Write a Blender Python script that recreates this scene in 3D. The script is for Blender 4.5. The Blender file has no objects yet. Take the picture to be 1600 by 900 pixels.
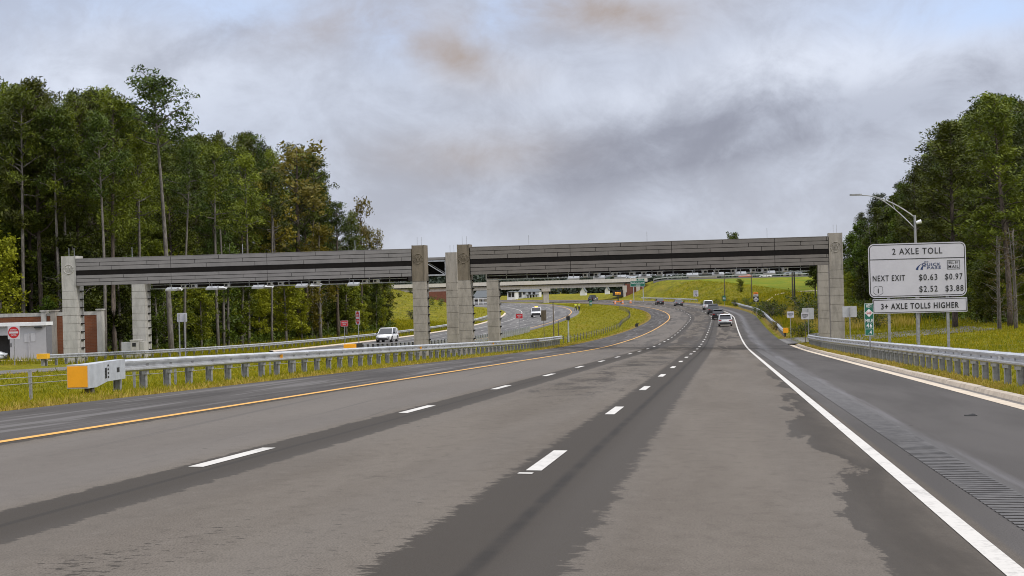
import bpy, bmesh, math, random
import numpy as np
from mathutils import Vector, Matrix, Euler

random.seed(7)
RNG = np.random.default_rng(7)
scn = bpy.context.scene
col = scn.collection
R = math.radians

# ------------------------------------------------------------------ camera
CAM_H = 1.47
yaw, roll = math.atan(330 / 2770.0), 0.027
f_ = Vector((-math.sin(yaw), math.cos(yaw), 0))
r0 = Vector((math.cos(yaw), math.sin(yaw), 0)); u0 = Vector((0, 0, 1))
r_ = r0 * math.cos(roll) - u0 * math.sin(roll)
u_ = u0 * math.cos(roll) + r0 * math.sin(roll)
cam = bpy.data.cameras.new("camera"); cam_o = bpy.data.objects.new("camera", cam); col.objects.link(cam_o)
m3 = Matrix((r_, u_, -f_)).transposed()
cam_o.matrix_world = Matrix.Translation((0, 0, CAM_H)) @ m3.to_4x4()
cam.sensor_width = 36; cam.lens = 36 * 2770 / 1600.0
cam.clip_start = 0.1; cam.clip_end = 12000
scn.camera = cam_o

# ------------------------------------------------------------------ view + light
scn.view_settings.view_transform = 'Standard'
scn.view_settings.look = 'None'
scn.view_settings.exposure = 0.15
scn.view_settings.gamma = 1.0
scn.view_settings.use_curve_mapping = False
scn.cycles.max_bounces = 5
scn.cycles.diffuse_bounces = 2
scn.cycles.glossy_bounces = 2
scn.cycles.transmission_bounces = 3
scn.cycles.transparent_max_bounces = 6
scn.cycles.use_denoising = True
scn.cycles.filter_width = 1.0

SUN_DIR = Vector((0.72, -0.25, 0.66)).normalized()
sun = bpy.data.lights.new("sun", 'SUN'); sun.energy = 1.5; sun.angle = R(10); sun.color = (1, .95, .88)
sun_o = bpy.data.objects.new("sun", sun); col.objects.link(sun_o)
sun_o.rotation_euler = SUN_DIR.to_track_quat('Z', 'Y').to_euler()
sun_o.location = (0, 0, 60)


class NT:
    """small node-tree writer"""
    def __init__(s, tree):
        s.t = tree; s.n = tree.nodes; s.l = tree.links
    def put(s, sock, v):
        if isinstance(v, bpy.types.NodeSocket): s.l.new(v, sock)
        elif isinstance(v, (tuple, list)):
            if len(v) == 3 and sock.type == 'RGBA': v = (*v, 1)
            sock.default_value = v
        else: sock.default_value = v
    def m(s, op, *a, clamp=False):
        n = s.n.new('ShaderNodeMath'); n.operation = op; n.use_clamp = clamp
        for i, v in enumerate(a): s.put(n.inputs[i], v)
        return n.outputs[0]
    def add(s, *a):
        o = a[0]
        for b in a[1:]: o = s.m('ADD', o, b)
        return o
    def mul(s, *a):
        o = a[0]
        for b in a[1:]: o = s.m('MULTIPLY', o, b)
        return o
    def sub(s, a, b): return s.m('SUBTRACT', a, b)
    def smooth(s, x, a, b, lo=0.0, hi=1.0):
        n = s.n.new('ShaderNodeMapRange'); n.interpolation_type = 'SMOOTHSTEP'
        for i, v in enumerate((x, a, b, lo, hi)): s.put(n.inputs[i], v)
        return n.outputs[0]
    def mix(s, f, a, b, blend='MIX'):
        n = s.n.new('ShaderNodeMix'); n.data_type = 'RGBA'; n.blend_type = blend
        s.put(n.inputs[0], f); s.put(n.inputs[6], a); s.put(n.inputs[7], b)
        return n.outputs[2]
    def xyz(s, v):
        n = s.n.new('ShaderNodeSeparateXYZ'); s.l.new(v, n.inputs[0]); return n.outputs
    def comb(s, x, y, z=0.0):
        n = s.n.new('ShaderNodeCombineXYZ')
        for i, v in enumerate((x, y, z)): s.put(n.inputs[i], v)
        return n.outputs[0]
    def noise(s, vec, scale, detail=3, rough=.5, dist=0.0, out=0):
        n = s.n.new('ShaderNodeTexNoise')
        if vec is not None: s.l.new(vec, n.inputs['Vector'])
        n.inputs['Scale'].default_value = scale; n.inputs['Detail'].default_value = detail
        n.inputs['Roughness'].default_value = rough; n.inputs['Distortion'].default_value = dist
        return n.outputs[out]
    def coord(s, kind='Object'):
        return s.n.new('ShaderNodeTexCoord').outputs[kind]
    def bump(s, h, strength=.3, dist=.02):
        n = s.n.new('ShaderNodeBump'); n.inputs['Strength'].default_value = strength
        n.inputs['Distance'].default_value = dist; s.l.new(h, n.inputs['Height']); return n.outputs[0]


# ------------------------------------------------------------------ sky: broken overcast over a Nishita sky
world = bpy.data.worlds.new("World"); scn.world = world; world.use_nodes = True
W = NT(world.node_tree); W.n.clear()
sky = W.n.new('ShaderNodeTexSky'); sky.sky_type = 'NISHITA'; sky.sun_disc = False
sky.sun_elevation = math.asin(SUN_DIR.z); sky.sun_rotation = math.atan2(SUN_DIR.x, SUN_DIR.y)
d = W.coord('Generated')
dx, dy, dz = W.xyz(d)
zc = W.m('MAXIMUM', dz, 0.0)
den = W.add(zc, .085)
pv = W.comb(W.m('DIVIDE', dx, den), W.m('DIVIDE', dy, den), 0.37)
az = W.m('ARCTAN2', dx, dy)
ev = W.comb(W.mul(az, 1.0), W.mul(dz, 1.35), 0.2)          # low sky seen edge-on
n1 = W.noise(ev, 7.0, 8, .58, .35)
n2 = W.noise(ev, 19.0, 8, .66, .4)
n3 = W.noise(pv, 1.1, 6, .55, .3)
wn = W.noise(ev, 11.0, 5, .6)
wx = W.add(az, W.mul(W.sub(wn, .5), .085))
wz = W.add(dz, W.mul(W.sub(n1, .5), .045))
def blob(a0, z0, wa, wz_, tilt=0.0):
    ax = W.mul(W.sub(wx, a0), 1 / wa)
    zz = W.mul(W.sub(W.sub(wz, z0), W.mul(W.sub(wx, a0), tilt)), 1 / wz_)
    r2 = W.add(W.mul(ax, ax), W.mul(zz, zz))
    return W.m('EXPONENT', W.mul(r2, -1.0))
def azz(px, py): return (math.atan((px - 800) / 2770) - yaw, (450 - py - .027 * (px - 800)) / 2770)
def B(px, py, wpx, hpx, tilt=0.0):
    a, z = azz(px, py); return blob(a, z, wpx / 2770, hpx / 2770, tilt)
warm = W.add(W.mul(B(735, 80, 80, 45, -.25), 1.1), W.mul(B(980, 15, 130, 40), 1.0), W.mul(B(530, 45, 110, 45, .2), .45), W.mul(B(740, 245, 150, 40), .55))
grey = W.add(W.mul(B(1090, 235, 330, 65, .22), 1.0), W.mul(B(1350, 165, 230, 45, .25), .85), W.mul(B(820, 260, 260, 50), .5), W.mul(B(330, 90, 120, 22, .5), .4))
lite = W.add(W.mul(B(1170, 120, 270, 45, .2), .8), W.mul(B(200, 110, 240, 60), .7), W.mul(B(1500, 90, 200, 50), .5), W.mul(B(800, 130, 90, 40), .3))
gaps = W.add(W.mul(B(120, 30, 260, 50, .1), .6), W.mul(B(630, 35, 70, 60), .8), W.mul(B(830, 20, 60, 45), .9), W.mul(B(1550, 20, 200, 45), .8), W.mul(B(430, 30, 130, 60), .5))
tex = W.smooth(W.add(W.mul(n1, .55), W.mul(n2, .45)), .38, .62)
cl = W.mix(tex, (.475, .50, .59), (.615, .66, .78))
cl = W.mix(W.mul(W.m('MINIMUM', lite, 1.0), W.add(.35, W.mul(tex, .6))), cl, (.84, .885, 1.0))
cl = W.mix(W.mul(W.m('MINIMUM', gaps, 1.0), W.add(.3, W.mul(tex, .6))), cl, (.56, .74, 1.08))
cl = W.mix(W.mul(W.m('MINIMUM', grey, 1.0), W.smooth(W.add(W.mul(n1, .6), W.mul(n2, .4)), .36, .62, 1.0, .35)), cl, (.295, .305, .38))
cl = W.mix(W.mul(W.m('MINIMUM', warm, 1.0), W.smooth(n2, .30, .7, 1.1, .7)), cl, (.44, .365, .33))
cl = W.mix(W.smooth(dz, .05, -.005, 0.0, .65), cl, (.58, .605, .655))
cl = W.mix(W.smooth(dz, .16, .3, 0.0, 1.0), cl, W.mix(n3, (.42, .43, .47), (.78, .8, .85)))
hi = W.smooth(dz, .16, .8, 1.0, 2.85)
cl = W.mix(1.0, cl, W.comb(hi, hi, hi), 'MULTIPLY')
cl = W.mix(1.0, cl, (9.2, 9.2, 9.25), 'MULTIPLY')
skyc = W.mix(.92, sky.outputs[0], cl)
bg = W.n.new('ShaderNodeBackground'); bg.inputs['Strength'].default_value = .1
W.l.new(skyc, bg.inputs['Color'])
wo = W.n.new('ShaderNodeOutputWorld'); W.l.new(bg.outputs[0], wo.inputs['Surface'])

# ------------------------------------------------------------------ material helpers
MATS = {}
def principled(name):
    m = bpy.data.materials.new(name); m.use_nodes = True
    t = NT(m.node_tree); p = t.n['Principled BSDF']
    MATS[name] = m
    return m, t, p
def mat(name, c, rough=.6, var=.18, scale=3.0, metal=0.0, c2=None, bump=0.0, bscale=None, emit=None, coat=0.0, spec=.5):
    m, t, p = principled(name)
    v = t.coord()
    n = t.noise(v, scale, 5, .6)
    n2 = t.noise(v, scale * 7.3, 3, .6)
    f = t.smooth(t.add(t.mul(n, .7), t.mul(n2, .3)), .32, .68)
    if c2 is None:
        a = tuple(x * (1 - var) for x in c); b = tuple(min(1, x * (1 + var)) for x in c)
    else: a, b = c, c2
    t.l.new(t.mix(f, a, b), p.inputs['Base Color'])
    t.l.new(t.smooth(n2, .3, .7, rough * .9, min(1, rough * 1.1)), p.inputs['Roughness'])
    p.inputs['Metallic'].default_value = metal
    p.inputs['Coat Weight'].default_value = coat
    p.inputs['Specular IOR Level'].default_value = spec
    if bump: t.l.new(t.bump(t.noise(v, bscale or scale * 8, 4, .6), bump, .02), p.inputs['Normal'])
    if emit:
        p.inputs['Emission Color'].default_value = (*emit[:3], 1); p.inputs['Emission Strength'].default_value = emit[3]
    return m

def concrete(name, c, stain=.4, vscale=(1.2, 1.2, .35)):
    m, t, p = principled(name)
    v = t.coord()
    x, y, z = t.xyz(v)
    vs = t.comb(t.mul(x, vscale[0]), t.mul(y, vscale[1]), t.mul(z, vscale[2]))
    n = t.noise(vs, 2.2, 6, .65, .4); n2 = t.noise(v, 14, 4, .6)
    f = t.smooth(n, .36, .68)
    cc = t.mix(t.mul(f, stain), c, tuple(k * .42 for k in c))
    cc = t.mix(t.mul(t.smooth(n2, .4, .75), .25), cc, tuple(min(1, k * 1.25) for k in c))
    t.l.new(cc, p.inputs['Base Color']); p.inputs['Roughness'].default_value = .85
    t.l.new(t.bump(n2, .25, .02), p.inputs['Normal'])
    return m

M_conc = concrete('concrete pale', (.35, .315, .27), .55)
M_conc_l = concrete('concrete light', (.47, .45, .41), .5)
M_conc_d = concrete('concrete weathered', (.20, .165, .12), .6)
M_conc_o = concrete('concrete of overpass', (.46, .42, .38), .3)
M_curb = concrete('kerb concrete', (.60, .50, .385), .45, (1, 1, 1))
M_clad = mat('grey cladding', (.225, .212, .205), .6, .1, 1.2, spec=.3)
M_clad_r = mat('brown grey cladding', (.178, .160, .144), .6, .1, 1.2, spec=.25)
M_dark = mat('black band and shade', (.012, .010, .009), .8, .2, spec=.15)
M_steel = mat('galvanised steel', (.53, .54, .56), .38, .2, 1.7, .5)
M_steel_k = mat('dull dark steel', (.10, .10, .105), .6, .3, 3.0, .2)
M_steel_d = mat('weathered post steel', (.29, .29, .295), .55, .3, 6.0, .25)
M_pole = mat('pole steel', (.32, .32, .32), .5, .1, 3, .3)
M_white = mat('white enamel', (.78, .78, .78), .4, .05)
M_wpanel = mat('sign white', (.56, .545, .58), .55, .05, 1.3, spec=.3)
M_black = mat('sign black', (.015, .015, .015), .5, .1)
M_green = mat('sign green', (.012, .135, .085), .45, .1)
M_red = mat('sign red', (.50, .018, .022), .45, .1)
M_blue = mat('sign blue', (.012, .035, .13), .45, .1)
M_orange = mat('sign orange', (.85, .22, .02), .5, .1)
M_amber = mat('yellow orange reflective sheet', (.86, .37, .010), .45, .06)
M_yellow_d = mat('terminal yellow', (.80, .42, .02), .5, .15)
M_signback = mat('sign back aluminium', (.46, .46, .475), .5, .08, 3, .2)
M_brown = mat('brown post', (.11, .085, .06), .7, .2)
M_wood = mat('timber pole', (.10, .085, .07), .85, .25, 4)
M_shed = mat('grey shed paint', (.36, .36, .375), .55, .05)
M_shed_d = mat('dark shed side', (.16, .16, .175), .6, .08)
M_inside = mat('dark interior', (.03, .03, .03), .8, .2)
M_glass = mat('car glass', (.018, .02, .024), .12, .1, coat=.0, spec=.8)
M_rubber = mat('tyre rubber', (.02, .02, .02), .8, .2)
M_rim = mat('wheel rim', (.35, .35, .36), .35, .1, 3, .6)
M_tail = mat('tail light red', (.35, .01, .012), .25, .1)
M_headl = mat('head lamp', (.75, .77, .8), .15, .05)
M_plate = mat('number plate', (.7, .7, .72), .5, .05)
M_trim = mat('black trim', (.02, .02, .021), .55, .15)
M_paint_w = mat('white car paint', (.74, .74, .74), .3, .03, coat=.5)
M_paint_k = mat('black car paint', (.014, .014, .016), .3, .05, coat=.35)
M_paint_g = mat('charcoal car paint', (.05, .05, .055), .3, .05, coat=.5)
M_paint_s = mat('dark silver car paint', (.12, .12, .13), .35, .05, coat=.5)
M_beacon = mat('amber beacon', (.9, .35, .03), .3, .05, emit=(1, .42, .05, 2.5))
M_amberled = mat('amber led text', (.9, .4, .05), .4, .05, emit=(1, .42, .04, 2.2))
M_vest = mat('hi vis yellow', (.62, .68, .02), .7, .1)
M_trouser = mat('dark trousers', (.03, .032, .042), .85, .2)
M_skin = mat('skin', (.42, .26, .18), .6, .08)
M_hair = mat('dark hair', (.03, .02, .015), .7, .2)
M_shoe = mat('work boot', (.06, .04, .025), .8, .2)
M_housew = mat('white siding', (.66, .66, .66), .7, .06)
M_roof = mat('grey roof', (.10, .11, .115), .8, .15)
M_roofr = mat('red roof', (.40, .075, .045), .7, .15)
M_wall_t = mat('tan wall', (.28, .25, .2), .8, .1)

def brick(name, c, c2):
    m, t, p = principled(name)
    b = t.n.new('ShaderNodeTexBrick')
    x, y, z = t.xyz(t.coord())
    t.l.new(t.comb(t.add(x, y), z), b.inputs['Vector'])
    b.inputs['Color1'].default_value = (*c, 1); b.inputs['Color2'].default_value = (*c2, 1)
    b.inputs['Mortar'].default_value = (.20, .10, .06, 1)
    b.inputs['Scale'].default_value = 1; b.inputs['Brick Width'].default_value = .4; b.inputs['Row Height'].default_value = .13
    b.inputs['Mortar Size'].default_value = .012
    n = t.noise(t.coord(), .9, 5, .6)
    t.l.new(t.mix(t.smooth(n, .35, .7, 0, .4), b.outputs[0], tuple(k * .5 for k in c)), p.inputs['Base Color'])
    p.inputs['Roughness'].default_value = .85
    return m
M_brick = brick('red brick', (.215, .066, .022), (.17, .052, .018))
M_brick_d = brick('dark red brick', (.17, .05, .035), (.13, .04, .028))

# ------------------------------------------------------------------ mesh helpers
class MB:
    """collects shapes, builds them as ONE mesh object"""
    def __init__(s): s.v = []; s.f = []; s.mi = []; s.cur = 0
    def face(s, idx): s.f.append(tuple(idx)); s.mi.append(s.cur)
    def verts(s, vs):
        b = len(s.v); s.v += [tuple(v) for v in vs]; return b
    def box(s, x0, x1, y0, y1, z0, z1):
        b = s.verts([(x0, y0, z0), (x1, y0, z0), (x1, y1, z0), (x0, y1, z0), (x0, y0, z1), (x1, y0, z1), (x1, y1, z1), (x0, y1, z1)])
        for q in ((0, 3, 2, 1), (4, 5, 6, 7), (0, 1, 5, 4), (1, 2, 6, 5), (2, 3, 7, 6), (3, 0, 4, 7)): s.face([b + i for i in q])
        return s
    def bar(s, p, q, w, h=None, up=(0, 0, 1)):
        p, q = Vector(p), Vector(q); d = (q - p).normalized(); h = h or w
        a = d.cross(Vector(up))
        if a.length < 1e-4: a = d.cross(Vector((1, 0, 0)))
        a.normalize(); c = a.cross(d).normalized()
        a *= w / 2; c *= h / 2
        b = s.verts([p - a - c, p + a - c, p + a + c, p - a + c, q - a - c, q + a - c, q + a + c, q - a + c])
        for k in ((0, 1, 2, 3), (7, 6, 5, 4), (0, 4, 5, 1), (1, 5, 6, 2), (2, 6, 7, 3), (3, 7, 4, 0)): s.face([b + i for i in k])
        return s
    def tube(s, pts, rad, n=8, cap=True):
        pts = [Vector(p) for p in pts]
        if not isinstance(rad, (list, tuple)): rad = [rad] * len(pts)
        rings = []
        for i, p in enumerate(pts):
            d = (pts[min(i + 1, len(pts) - 1)] - pts[max(i - 1, 0)]).normalized()
            a = d.cross(Vector((0, 0, 1)))
            if a.length < 1e-3: a = Vector((1, 0, 0))
            a.normalize(); c = d.cross(a).normalized()
            rings.append(s.verts([p + (a * math.cos(t) + c * math.sin(t)) * rad[i] for t in [2 * math.pi * k / n for k in range(n)]]))
        for i in range(len(pts) - 1):
            for k in range(n):
                s.face((rings[i] + k, rings[i] + (k + 1) % n, rings[i + 1] + (k + 1) % n, rings[i + 1] + k))
        if cap:
            s.face([rings[0] + k for k in range(n)][::-1]); s.face([rings[-1] + k for k in range(n)])
        return s
    def prism(s, poly, y0, y1):
        """poly in x,z, extruded along y"""
        n = len(poly)
        a = s.verts([(x, y0, z) for x, z in poly]); b = s.verts([(x, y1, z) for x, z in poly])
        s.face([a + i for i in range(n)]); s.face([b + i for i in range(n)][::-1])
        for i in range(n): s.face((a + (i + 1) % n, a + i, b + i, b + (i + 1) % n))
        return s
    def loft(s, rings, cap=True):
        ids = [s.verts(r) for r in rings]; n = len(rings[0])
        for i in range(len(rings) - 1):
            for k in range(n): s.face((ids[i] + k, ids[i] + (k + 1) % n, ids[i + 1] + (k + 1) % n, ids[i + 1] + k))
        if cap:
            s.face([ids[0] + k for k in range(n)][::-1]); s.face([ids[-1] + k for k in range(n)])
        return s
    def mesh(s, name, m=None, smooth=False):
        me = bpy.data.meshes.new(name); me.from_pydata(s.v, [], s.f)
        for x in (m if isinstance(m, (list, tuple)) else [m]):
            if x: me.materials.append(x)
        if any(s.mi): me.polygons.foreach_set('material_index', s.mi)
        bm = bmesh.new(); bm.from_mesh(me); bmesh.ops.recalc_face_normals(bm, faces=bm.faces); bm.to_mesh(me); bm.free()
        if smooth: me.polygons.foreach_set('use_smooth', [True] * len(me.polygons))
        me.update()
        return me
    def build(s, name, m, parent=None, smooth=False, bevel=0.0):
        o = bpy.data.objects.new(name, s.mesh(name, m, smooth)); col.objects.link(o)
        if parent: o.parent = parent
        if bevel:
            b = o.modifiers.new('bevel', 'BEVEL'); b.width = bevel; b.segments = 2; b.limit_method = 'ANGLE'
        return o

def rrect(w, h, r, n=5, cx=0, cz=0):
    p = []
    for sx, sz, a0 in ((1, 1, 0), (-1, 1, 90), (-1, -1, 180), (1, -1, 270)):
        for k in range(n + 1):
            a = R(a0 + 90 * k / n); p.append((cx + sx * (w / 2 - r) + r * math.cos(a), cz + sz * (h / 2 - r) + r * math.sin(a)))
    return p

def thing(name, label, cat, loc=(0, 0, 0), rotz=0, group=None):
    o = bpy.data.objects.new(name, None); col.objects.link(o)
    o.empty_display_size = .3
    o.location = loc; o.rotation_euler = (0, 0, rotz)
    o['label'] = label; o['category'] = cat
    if group: o['group'] = group
    return o
def tag(o, label, cat, group=None):
    o['label'] = label; o['category'] = cat
    if group: o['group'] = group
    return o
def struct(o): o['kind'] = 'structure'; return o
def stuff(o): o['kind'] = 'stuff'; return o
def inst(name, me, parent, loc=(0, 0, 0), rot=(0, 0, 0), scale=None):
    o = bpy.data.objects.new(name, me); col.objects.link(o)
    if parent: o.parent = parent
    o.location = loc; o.rotation_euler = rot
    if scale: o.scale = scale
    return o
def dup(root, loc, rotz, label=None, group=None):
    r = root.copy(); col.objects.link(r); r.location = loc; r.rotation_euler = (0, 0, rotz)
    if label: r['label'] = label
    if group: r['group'] = group
    for ch in list(root.children):
        c = ch.copy(); col.objects.link(c); c.parent = r
        for g in list(ch.children):
            e = g.copy(); col.objects.link(e); e.parent = c
    return r

def text(s, m, parent, x, z, h, w=None, y=-.012, name='lettering', align='CENTER', bold=.0):
    """one run of lettering, cap height h, optional width w, front on -Y"""
    cu = bpy.data.curves.new(name, 'FONT'); cu.body = s; cu.extrude = .004; cu.offset = bold
    cu.align_x = 'LEFT'; cu.size = 1.0; cu.resolution_u = 3; cu.space_character = 1.2
    o = bpy.data.objects.new(name, cu); col.objects.link(o)
    dg = bpy.context.evaluated_depsgraph_get()
    me = bpy.data.meshes.new_from_object(o.evaluated_get(dg))
    bpy.data.objects.remove(o)
    n = len(me.vertices); a = np.empty(n * 3); me.vertices.foreach_get('co', a); a = a.reshape(-1, 3)
    x0, x1 = a[:, 0].min(), a[:, 0].max(); cap = .729 if any(ch.isupper() or ch.isdigit() for ch in s) else .55
    sz = h / cap; sx = sz if w is None else w / (x1 - x0)
    b = np.empty_like(a)
    off = (x0 + x1) / 2 if align == 'CENTER' else x0
    b[:, 0] = (a[:, 0] - off) * sx + x
    b[:, 2] = a[:, 1] * sz + z - h / 2
    b[:, 1] = -a[:, 2] + y
    me.vertices.foreach_set('co', b.ravel()); me.update(); me.materials.clear(); me.materials.append(m)
    me.name = name
    q = bpy.data.objects.new(name, me); col.objects.link(q); q.parent = parent
    return q
# ------------------------------------------------------------------ road geometry: s along the road, o across (right positive)
RAD, S0, S1 = 1080.0, 290.0, 700.0
TH1 = (S1 - S0) / RAD
PX1 = -RAD + RAD * math.cos(TH1); PY1 = S0 + RAD * math.sin(TH1)
def pt(s, o):
    s = np.asarray(s, float); o = np.asarray(o, float)
    th = np.clip((s - S0) / RAD, 0, TH1); rr = RAD + o
    X = np.where(s < S0, o, -RAD + rr * np.cos(th)); Y = np.where(s < S0, s, S0 + rr * np.sin(th))
    e = np.maximum(s - S1, 0)
    return X - e * math.sin(TH1), Y + e * math.cos(TH1)
def so(X, Y):
    if Y < S0: return Y, X
    th = math.atan2(Y - S0, X + RAD)
    if th < TH1: return S0 + RAD * th, math.hypot(X + RAD, Y - S0) - RAD
    ax, ay = X - PX1, Y - PY1
    return S1 + (-ax * math.sin(TH1) + ay * math.cos(TH1)), ax * math.cos(TH1) + ay * math.sin(TH1)

_ks = np.array([-200, 0, 110, 130, 150, 178, 205, 227, 250, 280, 312, 349, 400, 445, 505, 580, 640, 6000.])
_kz = np.array([5.26, 0, -2.89, -3.40, -3.82, -4.25, -4.50, -4.61, -4.66, -4.60, -4.45, -4.28, -4.02, -3.84, -3.66, -3.58, -3.6, -3.6])
_ts = np.arange(-200, 6001.)
_tz = np.interp(_ts, _ks, _kz)
_kern = np.hanning(41); _kern /= _kern.sum()
_tp = np.convolve(np.pad(_tz, 20, mode='reflect', reflect_type='odd'), _kern, 'valid')
def P(s): return np.interp(s, _ts, _tp)
def sm(x, a, b):
    t = np.clip((np.asarray(x, float) - a) / (b - a), 0, 1); return t * t * (3 - 2 * t)
def cross(s): return -.0255 + .0455 * sm(s, 150, 320)
O_L, O_R = -12.7, 5.4            # mainline pavement edges
N_R, N_L = -27.0, -43.5          # oncoming pavement edges
def Eon(s): return np.interp(s, [-200, 75, 122, 160, 215, 320, 6000], [.50, .42, .22, .08, .08, .18, .18])
_hx = np.array([-200, 40, 180, 260, 340, 400, 450, 500, 560, 610, 632, 665, 800, 6000.])
_hr = np.array([.9, .9, 1.0, .6, .6, 1.7, 2.8, 4.2, 5.6, 6.2, 4.2, 1.2, .6, .6])
_hl = np.array([0, 0, .1, .3, 2.0, 3.6, 4.8, 5.8, 6.5, 6.8, 4.0, .8, .4, .4])
def road_z(s, o): return P(s) + cross(s) * o
def on_z(s, o): return P(s) + Eon(s) + (.01 - .52 * sm(s, 165, 320) - Eon(s)) * (N_R - o) / 16.5
def G(s, o):
    """height of the land (and of the pavement where there is one)"""
    s = np.asarray(s, float); o = np.asarray(o, float)
    s, o = np.broadcast_arrays(s, o)
    main = road_z(s, np.clip(o, O_L, 6.2))
    t = np.clip((O_L - o) / (O_L - N_R), 0, 1)
    med = road_z(s, O_L) * (1 - t) + on_z(s, N_R) * t - .35 * np.sin(np.pi * t) ** 2
    on = on_z(s, np.clip(o, N_L, N_R))
    dl = np.maximum(N_L - o, 0)
    left = on_z(s, N_L) + .022 * np.clip(dl - 6, 0, 60) + np.interp(s, _hx, _hl) * sm(dl, 2, 34)
    dr = np.maximum(o - 6.2, 0)
    right = road_z(s, 6.2) + .10 * sm(dr, 0, .5) + np.interp(s, _hx, _hr) * sm(dr, 1.0, 26 - 6 * sm(s, 250, 450)) + .012 * np.clip(dr - 24, 0, 60) * (1 - sm(s, 200, 300))
    ditch = -.9 * np.exp(-((dr - 13) / 5.0) ** 2) * sm(s, 215, 270) * (1 - sm(s, 370, 430))
    z = np.where(o > 6.2, right + ditch, np.where(o > O_L, main, np.where(o > N_R, med, np.where(o > N_L, on, left))))
    return z
def gz(X, Y):
    s, o = so(X, Y); return float(G(s, o))
def W3(s, o, dz=0.0):
    X, Y = pt(s, o); return Vector((float(X), float(Y), float(G(s, o)) + dz))
def heading(s): return min(max((s - S0) / RAD, 0), TH1)          # rotation about Z so that +Y follows the road
def cam_ray(px, py):
    d = f_ + r_ * ((px - 800) / 2770) + u_ * ((450 - py) / 2770); return d / d.y
def at(px, py, Y): return Vector((0, 0, CAM_H)) + cam_ray(px, py) * Y      # the point seen at a pixel, Y metres down the road

def sheet(name, slist, olist, zfun, mats, uv=True, mi=None):
    S, O = np.meshgrid(np.array(slist, float), np.array(olist, float), indexing='ij')
    X, Y = pt(S, O); Z = zfun(S, O)
    n, k = S.shape
    v = np.stack([X, Y, Z], -1).reshape(-1, 3)
    ii = np.arange(n * k).reshape(n, k)
    q = np.stack([ii[:-1, :-1], ii[:-1, 1:], ii[1:, 1:], ii[1:, :-1]], -1).reshape(-1, 4)
    me = bpy.data.meshes.new(name)
    me.vertices.add(len(v)); me.vertices.foreach_set('co', v.ravel())
    me.loops.add(q.size); me.loops.foreach_set('vertex_index', q.ravel().astype(np.int32))
    me.polygons.add(len(q)); me.polygons.foreach_set('loop_start', np.arange(0, q.size, 4, dtype=np.int32))
    me.update(calc_edges=True)
    if uv:
        l = me.uv_layers.new(name='road'); uvd = np.stack([O, S], -1).reshape(-1, 2)[q.ravel()]
        l.data.foreach_set('uv', uvd.ravel())
    me.polygons.foreach_set('use_smooth', [True] * len(q))
    for m in (mats if isinstance(mats, (list, tuple)) else [mats]): me.materials.append(m)
    me.validate()
    o = bpy.data.objects.new(name, me); col.objects.link(o)
    return o

# ------------------------------------------------------------------ ground
def grass_mat():
    m, t, p = principled('grass land')
    g = t.n.new('ShaderNodeNewGeometry').outputs['Position']
    x, y, z = t.xyz(g)
    lay = t.comb(t.mul(x, 1.0), t.mul(y, .30), 0.0)                 # mown lines and clumps run along the road
    uvx, uvy, _ = t.xyz(t.coord('UV'))
    n1 = t.noise(lay, .16, 5, .6, .4); n2 = t.noise(lay, 1.1, 5, .65); n3 = t.noise(g, 6.0, 4, .7)
    cc = t.mix(t.smooth(t.add(t.mul(n2, .6), t.mul(n3, .4)), .36, .66), (.120, .120, .006), (.285, .248, .011))
    hill = t.m('MAXIMUM', t.smooth(uvx, -50, -60), t.mul(t.smooth(uvx, 8, 12), t.smooth(uvx, 60, 40)))
    cc = t.mix(t.mul(hill, t.smooth(t.noise(lay, .42, 6, .68, .5), .44, .60), .85), cc, (.11, .112, .010))
    cc = t.mix(t.mul(t.smooth(n1, .48, .70), .7), cc, (.25, .19, .022))
    cc = t.mix(t.mul(t.smooth(n3, .52, .75), .55), cc, (.06, .075, .010))
    # rough unmown ground beyond the right shoulder far down the road, and the bright lawn behind it
    rough = t.mul(t.smooth(uvx, 7, 10), t.smooth(uvy, 185, 230), t.smooth(uvy, 420, 370), t.smooth(uvx, 27, 23))
    cc = t.mix(t.mul(rough, t.smooth(n2, .3, .6, .35, .9)), cc, t.mix(t.smooth(n3, .4, .6), (.16, .10, .022), (.075, .08, .014)))
    lawn = t.mul(t.smooth(uvx, 24, 28), t.smooth(uvy, 300, 330), t.smooth(uvy, 640, 600))
    cc = t.mix(t.mul(lawn, .85), cc, t.mix(t.smooth(n1, .4, .6), (.12, .175, .010), (.19, .20, .011)))
    # bare litter under the woods
    wood = t.m('MAXIMUM', t.mul(t.smooth(uvx, -52, -56), t.smooth(uvy, 300, 285)), t.mul(t.smooth(uvx, 30, 34), t.smooth(uvy, 330, 310)))
    cc = t.mix(wood, cc, t.mix(t.smooth(n2, .4, .6), (.055, .042, .02), (.05, .06, .015)))
    # dry edge beside pavement
    edge = t.m('MAXIMUM', t.mul(t.smooth(uvx, -13.9, -13.3), t.smooth(uvx, -12.4, -12.7)), t.mul(t.smooth(uvx, 6.0, 6.1), t.smooth(uvx, 6.9, 6.5)))
    cc = t.mix(t.mul(edge, t.smooth(n2, .35, .6, .35, .9)), cc, (.25, .16, .05))
    t.l.new(cc, p.inputs['Base Color']); p.inputs['Roughness'].default_value = .95
    p.inputs['Specular IOR Level'].default_value = .1
    t.l.new(t.bump(t.add(n3, t.mul(n2, 1.5)), .9, .25), p.inputs['Normal'])
    return m
M_grass = grass_mat()
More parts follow.
